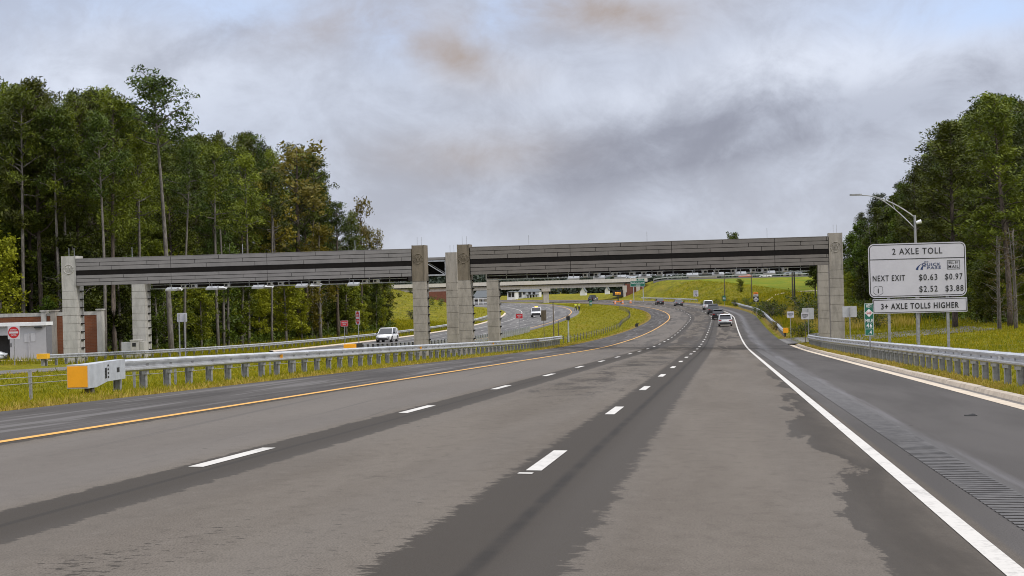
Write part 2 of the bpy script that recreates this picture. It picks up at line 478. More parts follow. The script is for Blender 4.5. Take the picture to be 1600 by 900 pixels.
olist = [-1000, -700, -450, -300, -220, -170, -140, -120, -105, -95, -88, -82, -77, -73, -70, -67, -64, -61, -58, -56, -54, -52, -50, -48.5, -47, -45.5, -44.2, -43.5,
         -43.2, -35, -27.3, -27, -26, -25, -24, -23, -22, -21, -20, -19, -18, -17, -16, -15, -14, -13.2, -12.7, -12.4, -6, 0, 5, 6.05, 6.2, 6.4, 6.7, 7.2, 8, 9, 10,
         11, 12, 13, 14, 15, 16.5, 18, 20, 22, 24, 26, 28, 30, 33, 36, 40, 46, 54, 65, 80, 100, 130, 180, 260, 400, 700, 1300]
slist = list(range(-80, 0, 10)) + list(range(0, 240, 2)) + list(range(240, 660, 4)) + list(range(660, 720, 6)) + [730, 750, 780, 820, 880, 960, 1100, 1300, 1600, 2000, 2600, 3400, 5000]
_bump = np.random.default_rng(3)
def land_z(S, O):
    z = G(S, O)
    under = ((O > -12.6) & (O < 6.1)) | ((O < -27.1) & (O > -43.4))
    lump = .06 * np.sin(S * .31 + O * 1.7) * np.sin(O * .57 - S * .13) + .05 * np.sin(S * .9 + O * .6)
    off = (O < -46.5) | (O > 8)
    far = sm(S, 640, 900)
    return np.where(under, z - .14, z - .015 + np.where(off, lump, 0))
ground = struct(sheet('ground', slist, olist, land_z, M_grass))

# ------------------------------------------------------------------ asphalt
def asphalt_mat(name, mainline=True):
    m, t, p = principled(name)
    uv = t.coord('UV'); o, s, _ = t.xyz(uv)
    so_ = t.comb(o, t.mul(s, .9), 0.0)
    big = t.noise(t.comb(o, t.mul(s, .12), 0.0), .55, 4, .6, .3)
    mid = t.noise(so_, 2.2, 5, .62)
    fine = t.noise(t.comb(t.mul(o, .6), s, 0), 13.0, 5, .72)
    grit = t.noise(uv, 70, 2, .7)
    jag = t.add(t.mul(t.sub(mid, .5), .55), t.mul(t.sub(fine, .5), .62))
    slow = t.noise(t.comb(t.mul(o, .15), t.mul(s, .10), .3), 1.0, 4, .6)
    dry = t.mix(t.smooth(big, .35, .65), (.130, .110, .090), (.164, .141, .117))
    mott = t.noise(t.comb(o, t.mul(s, .5), 3.0), 5.0, 6, .75)
    dry = t.mix(t.mul(t.smooth(mott, .50, .66), .40), dry, (.085, .072, .058))
    dry = t.mix(t.mul(t.smooth(mott, .46, .34), .35), dry, (.19, .165, .14))
    agg = t.noise(uv, 26, 3, .75)
    dry = t.mix(t.mul(t.smooth(agg, .54, .70), .5), dry, (.07, .06, .05))
    dry = t.mix(t.mul(t.smooth(grit, .42, .68), .7), dry, (.055, .048, .041))
    dry = t.mix(t.mul(t.smooth(t.noise(uv, 38, 3, .7), .52, .72), .4), dry, (.17, .152, .136))
    damp = t.mix(t.smooth(grit, .3, .7), (.030, .024, .018), (.050, .041, .032))
    def band(a, b, amp=1.0, grow=0.0):
        e = t.mul(jag, amp)
        lo = t.sub(o, t.sub(a, t.mul(t.smooth(s, 35, 110), grow)))
        hi = t.sub(t.add(b, t.mul(t.smooth(s, 40, 110), grow * .3)), o)
        q = t.m('MINIMUM', lo, hi)
        return t.smooth(t.add(q, e), -.02, .025)
    if mainline:
        w = t.m('MAXIMUM', band(-2.22, -.98, .85, .25), band(-5.80, -4.92, .45, .1))
        # patchy damp spots across the lanes
        pn = t.noise(t.comb(o, t.mul(s, .22), 2.0), .85, 7, .66, .5)
        zone = t.mul(t.smooth(o, -5.2, -4.4), t.smooth(o, -1.9, -2.6))
        pf = t.add(t.mul(pn, .55), t.mul(fine, .45))
        sp = t.smooth(t.add(pf, t.mul(zone, t.smooth(s, 26, 42, 0, .10)), t.mul(zone, t.smooth(s, 19, 12.5, 0, .075))), .612, .630)
        sp = t.mul(sp, t.smooth(o, -1.5, -2.0))
        w = t.m('MAXIMUM', w, t.mul(sp, t.smooth(o, 1.2, .4)))
        # right wheel side of the right lane, along the white line
        pr = t.noise(t.comb(t.mul(o, 1.2), t.mul(s, .16), 5.0), 1.15, 6, .62, .4)
        edge_o = t.add(.98, t.mul(t.smooth(s, 22, 45), .40), t.mul(t.sub(pr, .5), -1.9), t.mul(t.sub(fine, .5), -.35), t.mul(t.sub(mid, .5), -.3))
        rl = t.smooth(t.sub(o, edge_o), -.015, .03)
        rl = t.mul(rl, t.smooth(t.sub(o, edge_o), 1.0, .05, .35, 1.0))
        w = t.m('MAXIMUM', w, t.mul(rl, t.smooth(o, .1, .3), t.smooth(s, 90, 50)))
        # inner edge by the yellow line
        w = t.m('MAXIMUM', w, t.mul(band(-9.45, -9.05, .5), t.smooth(s, 90, 60)))
        cc = t.mix(t.mul(w, .93), dry, damp)
        # further off the lanes lighten into wheel tracks, with damp bars between
        far = t.smooth(s, 70, 150)
        fb = t.smooth(t.noise(t.comb(t.mul(o, .5), t.mul(s, .035), 7.0), 1.5, 6, .6, .5), .50, .56)
        cc = t.mix(t.mul(far, fb, .85), cc, (.056, .048, .042))
        # sealed joint beside the lane line, and scuffs
        j = t.smooth(t.m('ABSOLUTE', t.sub(o, t.add(-1.58, t.mul(t.sub(slow, .5), .12)))), .10, .02)
        cc = t.mix(t.mul(j, t.smooth(mid, .25, .6, .25, .8)), cc, (.020, .017, .014))
        j2 = t.smooth(t.m('ABSOLUTE', t.sub(o, t.add(-5.38, t.mul(t.sub(slow, .5), .1)))), .06, .02)
        cc = t.mix(t.mul(j2, .5), cc, (.022, .019, .016))
        # thin tyre marks drifting over the left lane
        tm = t.noise(t.comb(t.add(t.mul(o, 1.0), t.mul(s, .05)), t.mul(s, .01), 1.0), 3.2, 3, .6)
        tl = t.mul(t.smooth(tm, .60, .66), t.smooth(o, -5.6, -6.0), t.smooth(o, -9.2, -8.8))
        cc = t.mix(t.mul(tl, .45), cc, (.05, .045, .042))
        lt = t.mul(t.smooth(o, -5.7, -6.2), t.smooth(o, -9.1, -8.6))
        cc = t.mix(t.mul(lt, .35), cc, (.150, .138, .130))
        # wheel paths polish slightly lighter
        wp = t.smooth(t.m('ABSOLUTE', t.sub(t.m('PINGPONG', t.add(o, 9.3), 1.83), .9)), .5, .15)
        cc = t.mix(t.mul(wp, .12), cc, (.14, .127, .116))
        # shoulders: darker, bluer, damp; wet run-off streaks, painted wet sheen
        sh_l = t.smooth(o, -9.42, -9.5); sh_r = t.smooth(o, 1.82, 1.9)
        shc = t.mix(t.smooth(big, .35, .65), (.074, .067, .062), (.098, .089, .083))
        shc = t.mix(t.mul(t.smooth(grit, .4, .7), .5), shc, (.036, .034, .033))
        shc = t.mix(t.mul(sh_l, t.smooth(big, .4, .6), .5), shc, (.085, .078, .075))
        cc = t.mix(t.m('MAXIMUM', sh_l, sh_r), cc, shc)
        st = t.noise(t.comb(t.mul(o, 2.2), t.mul(s, .06), 4.0), 1.0, 5, .6, .4)
        pale = t.mul(sh_l, t.smooth(st, .54, .60), t.smooth(o, -12.6, -12.3))
        cc = t.mix(t.mul(pale, .6), cc, (.16, .15, .145))
        drk = t.mul(sh_l, t.smooth(st, .46, .40))
        cc = t.mix(t.mul(drk, .45), cc, (.036, .033, .031))
        wet = t.m('MAXIMUM', t.mul(w, .5), t.mul(sh_r, t.smooth(t.m('ABSOLUTE', t.sub(o, t.add(2.55, t.mul(t.smooth(s, 60, 150), .5)))), t.smooth(s, 10, 120, .3, .8), .05)))
        painted_sheen = t.mul(sh_r, t.smooth(t.m('ABSOLUTE', t.sub(o, t.add(2.75, t.mul(t.sub(slow, .5), .35)))), t.smooth(s, 15, 150, .14, .5), .02))
        cc = t.mix(t.mul(painted_sheen, t.smooth(st, .42, .6), .40), cc, (.19, .182, .19))  # wet sheen painted in as a paler strip beside the rumble
        # oil and litter specks
        spk = t.smooth(t.noise(uv, 3.1, 1, .5), .80, .82)
        cc = t.mix(t.mul(spk, .7), cc, (.02, .018, .017))
        rough = t.mix(wet, (.9, .9, .9), (.5, .5, .5))
        t.l.new(rough, p.inputs['Roughness'])
    else:
        cc = t.mix(t.smooth(t.noise(t.comb(o, t.mul(s, .04), 0), 1.0, 5, .6, .3), .4, .6), (.105, .10, .097), (.18, .17, .16))
        cc = t.mix(t.mul(t.smooth(grit, .4, .7), .35), cc, (.05, .047, .045))
        p.inputs['Roughness'].default_value = .75
    t.l.new(cc, p.inputs['Base Color'])
    p.inputs['Specular IOR Level'].default_value = .10
    t.l.new(t.bump(t.add(t.mul(grit, .8), t.mul(fine, .3)), .45, .006), p.inputs['Normal'])
    return m
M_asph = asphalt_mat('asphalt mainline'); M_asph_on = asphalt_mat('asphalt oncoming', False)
ss = list(np.arange(-40, 120, 1.0)) + list(np.arange(120, 720, 2.0)) + list(range(720, 1300, 20))
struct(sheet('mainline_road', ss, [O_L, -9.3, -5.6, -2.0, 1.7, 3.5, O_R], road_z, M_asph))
struct(sheet('oncoming_road', ss, [N_L, -39.7, -36, -32.4, -28.7, N_R], lambda S, O: on_z(S, O), M_asph_on))

# paved turn-off to the right between the two guardrails
def apron_z(S, O): return G(S, O) * 0 + np.maximum(G(S, np.clip(O, None, 6.2)) - .0, G(S, O) + .02)
struct(sheet('access_road', list(np.arange(157, 181, 1.0)), [5.4, 6.2, 7, 8, 9, 10, 12, 14, 17, 20, 24], lambda S, O: G(S, O) + .03 * sm(O, 5.4, 6.5) + .004, M_asph_on))

# ------------------------------------------------------------------ markings: sheets 4 mm above the asphalt
def paint(name, c, wear=.35, width_scale=9.0):
    m, t, p = principled(name)
    uv = t.coord('UV')
    n = t.noise(uv, 14, 5, .7); n2 = t.noise(uv, 1.2, 3, .6)
    f = t.mul(t.smooth(t.add(t.mul(n, .6), t.mul(n2, .4)), .48, .70), wear)
    t.l.new(t.mix(f, c, tuple(k * .35 for k in c)), p.inputs['Base Color']); p.inputs['Roughness'].default_value = .6
    return m
M_pw = paint('white road paint', (.56, .53, .485), .75); M_py = paint('yellow road paint', (.66, .33, .045))
def stripes(name, runs, zf, m):
    """runs: (s0, s1, o0, o1)"""
    mb = MB(); uvs = []
    for s0, s1, o0, o1 in runs:
        st = np.arange(s0, s1, 1.0 if s1 - s0 > 4 else (s1 - s0) / 2); st = np.append(st[st < s1 - .05], s1)
        b = len(mb.v)
        for s in st:
            for o in (o0, o1):
                X, Y = pt(s, o); mb.v.append((float(X), float(Y), float(zf(s, o)) + .005)); uvs.append((o, s))
        for i in range(len(st) - 1): mb.face((b + 2 * i, b + 2 * i + 1, b + 2 * i + 3, b + 2 * i + 2))
    ob = mb.build(name, m)
    l = ob.data.uv_layers.new(name='road')
    li = np.empty(len(ob.data.loops), np.int32); ob.data.loops.foreach_get('vertex_index', li)
    l.data.foreach_set('uv', np.array(uvs)[li].ravel())
    return struct(ob)
DASH0 = 18.25
def dashes(oc, zf, s_end, w=.165):
    return [(DASH0 + 12.19 * i, DASH0 + 12.19 * i + 3.05, oc - w / 2, oc + w / 2) for i in range(-3, int((s_end - 20) / 12.19))]
stripes('road_markings', dashes(-2.0, road_z, 700) + dashes(-5.6, road_z, 700) + [(17.82, 17.98, -2.12, -1.97)], road_z, M_pw)
stripes('road_markings', [(-20, 720, 1.63, 1.78)], road_z, M_pw)
stripes('road_markings', [(-20, 720, -9.40, -9.24)], road_z, M_py)
stripes('road_markings', dashes(-32.4, on_z, 640) + dashes(-36.05, on_z, 640), on_z, M_pw)
stripes('road_markings', [(60, 640, -39.8, -39.65)], on_z, M_pw)
stripes('road_markings', [(60, 640, -28.8, -28.62)], on_z, M_py)

# milled rumble strip in the right shoulder: real grooves
def rumble():
    mb = MB()
    for k in range(int((130 - 6) / .22)):
        s = 6 + k * .22
        a = .08; prof = [(0, .004), (.05, .008), (a + .03, .008), (a + .08, .004)]
        rows = []
        for ds, h in prof:
            row = []
            for o in (2.13, 2.58):
                X, Y = pt(s + ds, o); row.append((float(X), float(Y), float(road_z(s + ds, o)) + h))
            rows.append(mb.verts(row))
        for i in range(3): mb.face((rows[i], rows[i] + 1, rows[i + 1] + 1, rows[i + 1]))
    return mb
M_rum = mat('rumble asphalt', (.050, .046, .044), .6, .3, 6.0, c2=(.115, .107, .102), spec=.25)
struct(rumble().build('road_rumble_surface', M_rum))

# concrete gutter and kerb along the right shoulder
def kerb(s0, s1):
    mb = MB()
    prof = [(5.38, .006), (5.80, -.018), (6.02, -.03), (6.06, .075), (6.25, .09), (6.32, -.1)]
    prof2 = []
    seg = 3.05; s = s0
    while s < s1 - .1:
        e = min(s + seg - .012, s1); jz = RNG.normal(0, .006)
        rows = []
        for q in (s, (s + e) / 2, e):
            row = []
            for o, h in prof:
                X, Y = pt(q, o); row.append((float(X), float(Y), float(P(q) + cross(q) * min(o, 6.2)) + h + (jz if o > 6.03 else 0)))
            rows.append(mb.verts(row))
        for i in range(2):
            for k in range(len(prof) - 1):
                mb.cur = 1 if k == 1 else 0
                mb.face((rows[i] + k, rows[i] + k + 1, rows[i + 1] + k + 1, rows[i + 1] + k))
        s += seg
    return mb
M_gut = concrete('silted gutter', (.19, .165, .14), .6, (1, .5, 1))
struct(kerb(-20, 152).build('kerb', [M_curb, M_gut]))
def left_kerb():
    mb = MB()
    for q0 in np.arange(168, 420, 3.05):
        rows = []
        for q in (q0, q0 + 3.04):
            row = []
            for o, h in ((-43.45, .01), (-43.55, .10), (-43.9, .12), (-43.95, -.15)):
                X, Y = pt(q, o); row.append((float(X), float(Y), float(on_z(q, max(o, N_L))) + h))
            rows.append(mb.verts(row))
        for k in range(3): mb.face((rows[0] + k, rows[0] + k + 1, rows[1] + k + 1, rows[1] + k))
    return mb
struct(left_kerb().build('kerb', M_curb))
# ------------------------------------------------------------------ toll gantries
YF, YB = 130.0, 146.0
def column(parent, x0, x1, y0, depth, ztop, dark_top, front=True, rung=True, dark=False):
    zb = min(gz(x0, y0), gz(x1, y0)) - .6
    cx = (x0 + x1) / 2
    mb = MB()
    zcap = 2.15 if front else 2.05
    n = int((zcap - zb) / .62) + 1
    for k in range(n):
        a = zcap - (k + 1) * .62; b = zcap - k * .62
        mb.box(x0, x1, y0, y0 + depth, max(a, zb), b - .026)
        base = (cx, y0 + depth / 2, gz(cx, y0))
    o = mb.build('shaft', M_conc_l if not dark else M_conc, parent)
    core = MB(); core.box(x0 + .03, x1 - .03, y0 + .03, y0 + depth - .03, zb, zcap - .02); core.build('joint_core', M_conc, o)
    up = MB()
    if front:
        up.box(x0 + .02, x1 - .02, y0 + .03, y0 + depth - .03, zcap, ztop)
        for xx in (x0, x1 - .07): up.box(xx, xx + .07, y0 - .001, y0 + depth, zcap - .012, ztop + .01)
    else:
        up.box(x0 + .01, x1 - .01, y0 + .01, y0 + depth - .01, zcap, ztop)
    up.build('upper_shaft', dark_top, parent)
    # rung ladder on the right flank
    if rung:
        ld = MB(); ld.box(x1 + .002, x1 + .03, y0 + depth * .36, y0 + depth * .42, zb, zcap)
        ld.box(x1 + .002, x1 + .03, y0 + depth * .78, y0 + depth * .84, zb, zcap)
        lo = ld.build('ladder_rail', M_conc_l, parent)
        rg = MB(); rg.box(.002, .13, depth * .42, depth * .78, -.06, .03); rme = rg.mesh('ladder_rung', M_dark)
        for k in range(n): inst('ladder_rung', rme, lo, (x1, y0, zcap - k * .62 - .02))
    for q in ((cx - .12, y0 + .5), (cx + .14, y0 + .9)):
        rods = MB(); rods.tube([(q[0], q[1], ztop), (q[0], q[1], ztop + .62)], .016, 5); rods.build('lightning_rod', M_steel, parent)
    if front:
        em = MB(); zc = ztop - 1.0
        for k in range(6):
            a0 = k * 60 + 8; ring = []
            for q in range(7):
                a = R(a0 + q * 44 / 6); ring.append((cx + .36 * math.cos(a), y0 - .0, zc + .36 * math.sin(a)))
            em.tube(ring, .026, 6)
        for sx in (-1, 1):
            em.tube([(cx + sx * .03, y0, zc - .2), (cx + sx * .06, y0, zc), (cx + sx * .2, y0, zc + .14)], .022, 6)
            em.tube([(cx + sx * .05, y0, zc + .2), (cx + sx * .17, y0, zc - .02), (cx + sx * .2, y0, zc - .18)], .022, 6)
        em.build('relief_emblem', dark_top, parent)
    return base

def cladding(parent, x0, x1, y, z0, z1, m, rods=3):
    H = (z1 - z0) / 2.0
    rows = [(1.70, 1.98), (1.425, 1.70), (1.12, 1.425), (.52, .78), (.26, .52), (0, .26)]
    mb = MB(); L = 3.72; g = .018
    for i, (a, b) in enumerate(rows):
        off = [0, .5, 0, 0, .5, 0][i] * L + (.0 if i in (0, 1, 3, 4) else L * .25)
        e = x0 - off
        while e < x1:
            p, q = max(e, x0), min(e + L, x1)
            # every 7.44 m the whole face is broken by a seam
            cuts = [p] + [x0 + 7.44 * k for k in range(1, 10) if p + .05 < x0 + 7.44 * k < q - .05] + [q]
            for c0, c1 in zip(cuts, cuts[1:]):
                if c1 - c0 > .05: mb.box(c0 + g, c1 - g, y, y + .06, z0 + a * H + g, z0 + b * H - g)
            e += L
    mb.build('cladding_board', m, parent)
    bk = MB(); bk.box(x0 + .01, x1 - .01, y + .045, y + .9, z0 + .01, z1 - .03)
    bo = bk.build('beam_core', M_dark, parent)
    st = MB(); st.box(x0 + .005, x1 - .005, y + .02, y + .044, z0 + .79 * H, z0 + 1.11 * H); st.build('dark_band', M_dark, bo)
    cp = MB(); cp.box(x0, x1, y - .01, y + .92, z1 - .03, z1 + .012); cp.build('coping', m, bo)
    for k in range(rods):
        rd = MB(); xx = x0 + (x1 - x0) * (k + .5) / rods; rd.tube([(xx, y + .4, z1), (xx, y + .4, z1 + .75)], .018, 5); rd.build('lightning_rod', M_steel, bo)

def truss(parent, x0, x1, y, z0, z1, name='truss'):
    mb = MB(); n = max(1, round((x1 - x0) / 1.9)); st = (x1 - x0) / n
    for yy in (y, y + 1.6):
        for z in (z0, z1): mb.bar((x0, yy, z), (x1, yy, z), .12)
        for k in range(n + 1):
            mb.bar((x0 + k * st, yy, z0), (x0 + k * st, yy, z1), .07)
            if k < n: mb.bar((x0 + k * st, yy, z1), (x0 + (k + 1) * st, yy, z0), .07)
    return mb.build(name, M_steel, parent)

def rear_beam(parent, x0, x1):
    b = MB(); b.box(x0, x1, YB + 1.9, YB + 2.2, 2.6, 4.15); b.build('rear_panel', M_dark, parent)  # near-black colour stands in for the shade behind the truss
    b = MB(); b.box(x0, x1, YB + .05, YB + 2.2, 4.0, 4.2); b.build('rear_coping', M_clad, parent)
def equipment(parent, x0, x1, zb, antennas, rear):
    """catwalk frame under the beams with flat antennas and camera housings"""
    fr = MB()
    for y in (YF + 1.4, YF + 6.0):
        for z in (zb - .10, zb - .38): fr.bar((x0, y, z), (x1, y, z), .045)
        x = x0
        while x <= x1:
            fr.bar((x, y, zb - .38), (x, y, zb + .3), .045); x += 1.55
    for x in np.arange(x0, x1, 3.1): fr.bar((x, YF + 1.4, zb - .38), (x, YF + 6, zb - .38), .05)
    fr.build('equipment_frame', M_steel, parent)
    wk = MB(); wk.box(x0, x1, YF + 2.0, YF + 5.4, zb - .30, zb + .05)
    for x in np.arange(x0 + .5, x1, 1.3): wk.box(x, x + .5, YF + 1.8, YF + 2.1, zb - .3, zb - .02)
    wk.build('catwalk', M_dark, parent)
    an = MB()
    an.loft([[(sx * .5, t, z) for sx, z in ((-.9, -.04), (.9, -.04), (.84, .09), (-.84, .09))] for t in (-.30, -.22, .22, .30)])
    ame = an.mesh('antenna', M_white)
    hg = MB(); hg.bar((0, 0, .05), (0, 0, .36), .05); hme = hg.mesh('hanger', M_steel)
    for x in antennas:
        a = inst('antenna', ame, parent, (x, YF + 1.1, zb - .46), (R(16), 0, 0)); inst('hanger', hme, a)
    for x in rear:
        a = inst('antenna', ame, parent, (x, YF + 5.9, zb - .44), (R(16), 0, 0)); inst('hanger', hme, a)
    cb = MB(); cb.box(-.17, .17, -.3, .3, -.11, .11); cb.box(-.21, .21, -.42, .3, .11, .135); cme = cb.mesh('camera_housing', M_white)
    ln = MB(); ln.box(-.1, .1, -.303, -.30, -.07, .07); lme = ln.mesh('lens', M_black)
    for i, x in enumerate(sorted(antennas)):
        for dx_ in ((1.15,) if i % 2 else (.9, 1.75)):
            c = inst('camera_housing', cme, parent, (x + dx_, YF + 1.15, zb - .27), (R(-6), 0, R(RNG.uniform(-14, 14)))); inst('lens', lme, c)

def xs(*px): return [at(p, 430, YF + 1.1).x for p in px]
g1 = thing('toll_gantry', 'long grey clad toll gantry over the oncoming carriageway, in front of the left woods', 'toll gantry', (0, 0, 0))
g2 = thing('toll_gantry', 'long brown-grey clad toll gantry spanning the lanes straight ahead', 'toll gantry', (0, 0, 0))
COLS1 = [(-50.0, -48.86), (-22.93, -21.98)]; COLS2 = [(-19.52, -18.6), (7.66, 8.64)]
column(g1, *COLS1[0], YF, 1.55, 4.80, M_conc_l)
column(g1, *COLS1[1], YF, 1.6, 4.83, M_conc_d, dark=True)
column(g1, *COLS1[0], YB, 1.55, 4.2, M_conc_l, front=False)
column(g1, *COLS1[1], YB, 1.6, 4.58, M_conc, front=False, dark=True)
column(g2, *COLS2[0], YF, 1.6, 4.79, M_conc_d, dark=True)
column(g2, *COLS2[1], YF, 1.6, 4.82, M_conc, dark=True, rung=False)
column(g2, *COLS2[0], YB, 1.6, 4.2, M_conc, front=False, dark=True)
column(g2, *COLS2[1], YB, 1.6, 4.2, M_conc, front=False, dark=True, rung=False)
cladding(g1, -48.83, -22.96, YF - .05, 2.52, 4.59, M_clad, 3)
truss(g1, -48.8, -22.97, YB + .15, 2.72, 3.9)
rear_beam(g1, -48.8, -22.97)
cladding(g2, -18.55, 7.63, YF - .05, 2.52, 4.59, M_clad_r, 3)
truss(g2, -18.55, 7.63, YB + .15, 2.72, 3.9)
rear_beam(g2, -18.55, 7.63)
equipment(g1, -43.5, -23.6, 2.52, xs(268, 331, 403, 471, 552), [at(p, 430, YF + 5.9).x for p in (276, 345, 418, 493)])
equipment(g2, -17.6, 6.3, 2.52, xs(896, 936, 969, 1007, 1082, 1122, 1157, 1202), [])

# ------------------------------------------------------------------ guardrails
def wbeam(off):
    return [(0.0, 0.0), (.035, .012), (.095, .045), (.095, .085), (.015, .128), (.0, .155), (.015, .182), (.095, .225), (.095, .265), (.035, .298), (0, .31)]
def strip_mesh(path, prof, thick=.006):
    """path: list of (pos, side vector); prof: (towards road, up)"""
    mb = MB(); rings = []
    back = [(d_ - thick, z) for d_, z in prof][::-1]
    for p, sd in path: rings.append([p + sd * d_ + Vector((0, 0, z)) for d_, z in list(prof) + back])
    mb.loft(rings); return mb
pst = MB()
pst.box(-.075, .075, -.004, .004, -.6, 0.80); pst.box(-.081, -.075, -.075, .075, -.6, .80); pst.box(.075, .081, -.075, .075, -.6, .80)
POST = pst.mesh('post', M_steel_d)
pl2 = MB(); pl2.box(-.085, .085, -.10, .10, -.6, .79); POST_L = pl2.mesh('post', M_steel)
blk = MB(); blk.box(-.06, .06, -.09, .09, -.16, .16); BLOCK = blk.mesh('blockout', M_steel_d)
refl = MB(); refl.box(-.05, .05, -.012, .012, 0, .11); REFL = refl.mesh('reflector', M_amber)
refw = MB(); refw.box(-.05, .05, -.012, .012, 0, .11); REFW = refw.mesh('reflector', M_white)

def guardrail(label, s0, s1, ofun, side, spacing=1.905, top=.74, group='galvanised guardrails', first_posts=100, reflector=None, rail_m=None, post=None):
    """side: -1 the traffic face looks to smaller o, +1 to larger o"""
    base = W3(s0, ofun(s0))
    t = thing('guardrail', label, 'guardrail', base, 0, group)
    path = []
    for s in np.append(np.arange(s0, s1, 1.9 if s1 - s0 < 150 else 3.0), s1):
        p = W3(s, ofun(s)); q = W3(s + .5, ofun(s + .5)); d = (q - p); d.z = 0; d.normalize()
        sd = Vector((d.y, -d.x, 0)) * side
        path.append((p - base + Vector((0, 0, top - .31)) + sd * .1, sd))
    r = strip_mesh(path, wbeam(0)).build('rail', rail_m or M_steel, t)
    n = int((s1 - s0) / spacing) + 1
    rest = MB()
    for k in range(n):
        s = s0 + k * spacing
        p = W3(s, ofun(s)); q = W3(s + .5, ofun(s + .5)); a = math.atan2((q - p).y, (q - p).x)
        if k < first_posts:
            o = inst('post', post or POST, t, p - base, (0, 0, a + math.pi / 2))
            sd = Vector((math.sin(a), -math.cos(a), 0)) * side
            inst('blockout', BLOCK, o, (0, 0, .56)).location = Matrix.Rotation(-(a + math.pi / 2), 3, 'Z') @ (sd * .06) + Vector((0, 0, .56))
        else:
            v = p - base; rest.box(v.x - .07, v.x + .07, v.y - .07, v.y + .07, v.z - .5, v.z + .7)
        if reflector and k % reflector[1] == reflector[2]:
            sd = Vector((math.sin(a), -math.cos(a), 0)) * side
            inst('reflector', reflector[0], t, p - base + sd * .16 + Vector((0, 0, top - .2)), (0, 0, a + math.pi / 2))
    if rest.v: stuff(rest.build('far_posts', M_steel_d, t))
    return t, base

O_RAIL = -14.5
gl, glb = guardrail('shiny guardrail along the median grass, running back from the big square yellow terminal', 41.15, 157, lambda s: O_RAIL, 1, top=.80, reflector=(REFL, 14, 8))
M_head = mat('terminal head steel', (.42, .44, .47), .55, .12, 5.0, .15)
# big square yellow terminal head
def terminal(t, base, s, o, z0, w=.50, h=.54):
    p = W3(s, o) - base
    bx = MB()
    f = [(p.x - w * .72, p.y - 2.1, p.z + z0), (p.x + w * .28, p.y - 2.1, p.z + z0), (p.x + w * .28, p.y - 2.1, p.z + z0 + h), (p.x - w * .72, p.y - 2.1, p.z + z0 + h)]
    bq = [(p.x - w * .5, p.y - 1.55, p.z + z0), (p.x + w * .28, p.y - 1.55, p.z + z0), (p.x + w * .28, p.y - 1.55, p.z + z0 + h), (p.x - w * .5, p.y - 1.55, p.z + z0 + h)]
    n1 = [(p.x - .05, p.y - 1.0, p.z + .34), (p.x + .2, p.y - 1.0, p.z + .34), (p.x + .2, p.y - 1.0, p.z + .80), (p.x - .05, p.y - 1.0, p.z + .80)]
    n2 = [(q[0], q[1] + 1.25, q[2]) for q in n1]
    bx.loft([f, bq, n1, n2]); hd = bx.build('terminal_head', M_head, t)
    yp = MB(); yp.box(p.x - w * .69, p.x + w * .25, p.y - 2.115, p.y - 2.1, p.z + z0 + .03, p.z + z0 + h - .03); yp.build('yellow_face', M_amber, hd)
    ho = MB()
    ho.box(p.x + .199, p.x + .206, p.y - .35, p.y - .17, p.z + .52, p.z + .63)
    ho.box(p.x + .199, p.x + .206, p.y - 1.12, p.y - 1.04, p.z + .42, p.z + .66)
    for k in range(4): ho.box(p.x + .2, p.x + .208, p.y - .98, p.y - .90, p.z + .42 + .09 * k, p.z + .46 + .09 * k)
    ho.build('slot', M_black, hd)
    po = MB(); po.box(p.x - .10, p.x + .10, p.y - 1.75, p.y - 1.60, p.z - .5, p.z + z0 + .1); po.build('post', M_wood, t)
terminal(gl, glb, 40.9, O_RAIL, .24)

OA = at(68, 566, 120.5).x
ra, rab = guardrail('long guardrail on the far side of the oncoming road, below the left woods', 121, 392, lambda s: OA + (-45.6 - OA) * float(sm(s, 122, 170)), 1, top=.80)
yh = MB(); p = W3(120.4, OA) - rab
yh.box(p.x - .34, p.x + .40, p.y - .3, p.y + .3, p.z + .52, p.z + .86); yh.build('yellow_end', M_yellow_d, ra)
yp = MB(); yp.box(p.x - .1, p.x + .1, p.y - .1, p.y + .1, p.z - .4, p.z + .5); yp.build('end_post', M_steel_d, ra)

rm, rmb = guardrail('guardrail seen from behind on the grass between the gantry legs and oncoming lanes', 126, 240, lambda s: -26.2 - .0 * s, -1, top=.76, spacing=1.905, rail_m=M_steel_k, post=POST_L)
yh = MB(); p = W3(122.5, -26.2) - rmb
yh.box(p.x - .35, p.x + .35, p.y - .4, p.y + .6, p.z + .42, p.z + .82); yh.build('yellow_end', M_amber, rm)
yh = MB(); yh.box(p.x - .1, p.x + .2, p.y + .6, p.y + 3.5, p.z + .46, p.z + .78); yh.box(p.x - .08, p.x + .08, p.y - .1, p.y + .1, p.z - .4, p.z + .45); yh.build('terminal_tube', M_trim, rm)

def o_right(s):
    return 6.95 + 1.5 * max(0, (s - 146) / 12) ** 2
rr1, rr1b = guardrail('shiny guardrail along the right shoulder, in front of the toll price sign', 28, 157, o_right, -1, top=.80, reflector=(REFW, 18, 9))
ec = MB()
p = W3(157, o_right(157)) - rr1b
ec.tube([p + Vector((-.1, .0, .62)), p + Vector((.5, .6, .62)), p + Vector((1.3, .8, .62))], .15, 8); ec.build('curved_end', M_steel, rr1)
def o_right2(s): return 6.35 + .25 * float(sm(s, 190, 225)) + 1.2 * float(sm(s, 360, 402))
rr2, rr2b = guardrail('curving guardrail on the right shoulder beyond the gantry, with a small yellow end', 191, 402, o_right2, -1, top=.80)
yh = MB(); p = W3(189.5, 6.35) - rr2b
yh.box(p.x - .2, p.x + .35, p.y - .35, p.y + .3, p.z + .40, p.z + .92); yh.build('yellow_end', M_amber, rr2)
yh = MB(); yh.box(p.x - .08, p.x + .12, p.y - .05, p.y + .15, p.z - .4, p.z + .4); yh.build('end_post', M_wood, rr2)
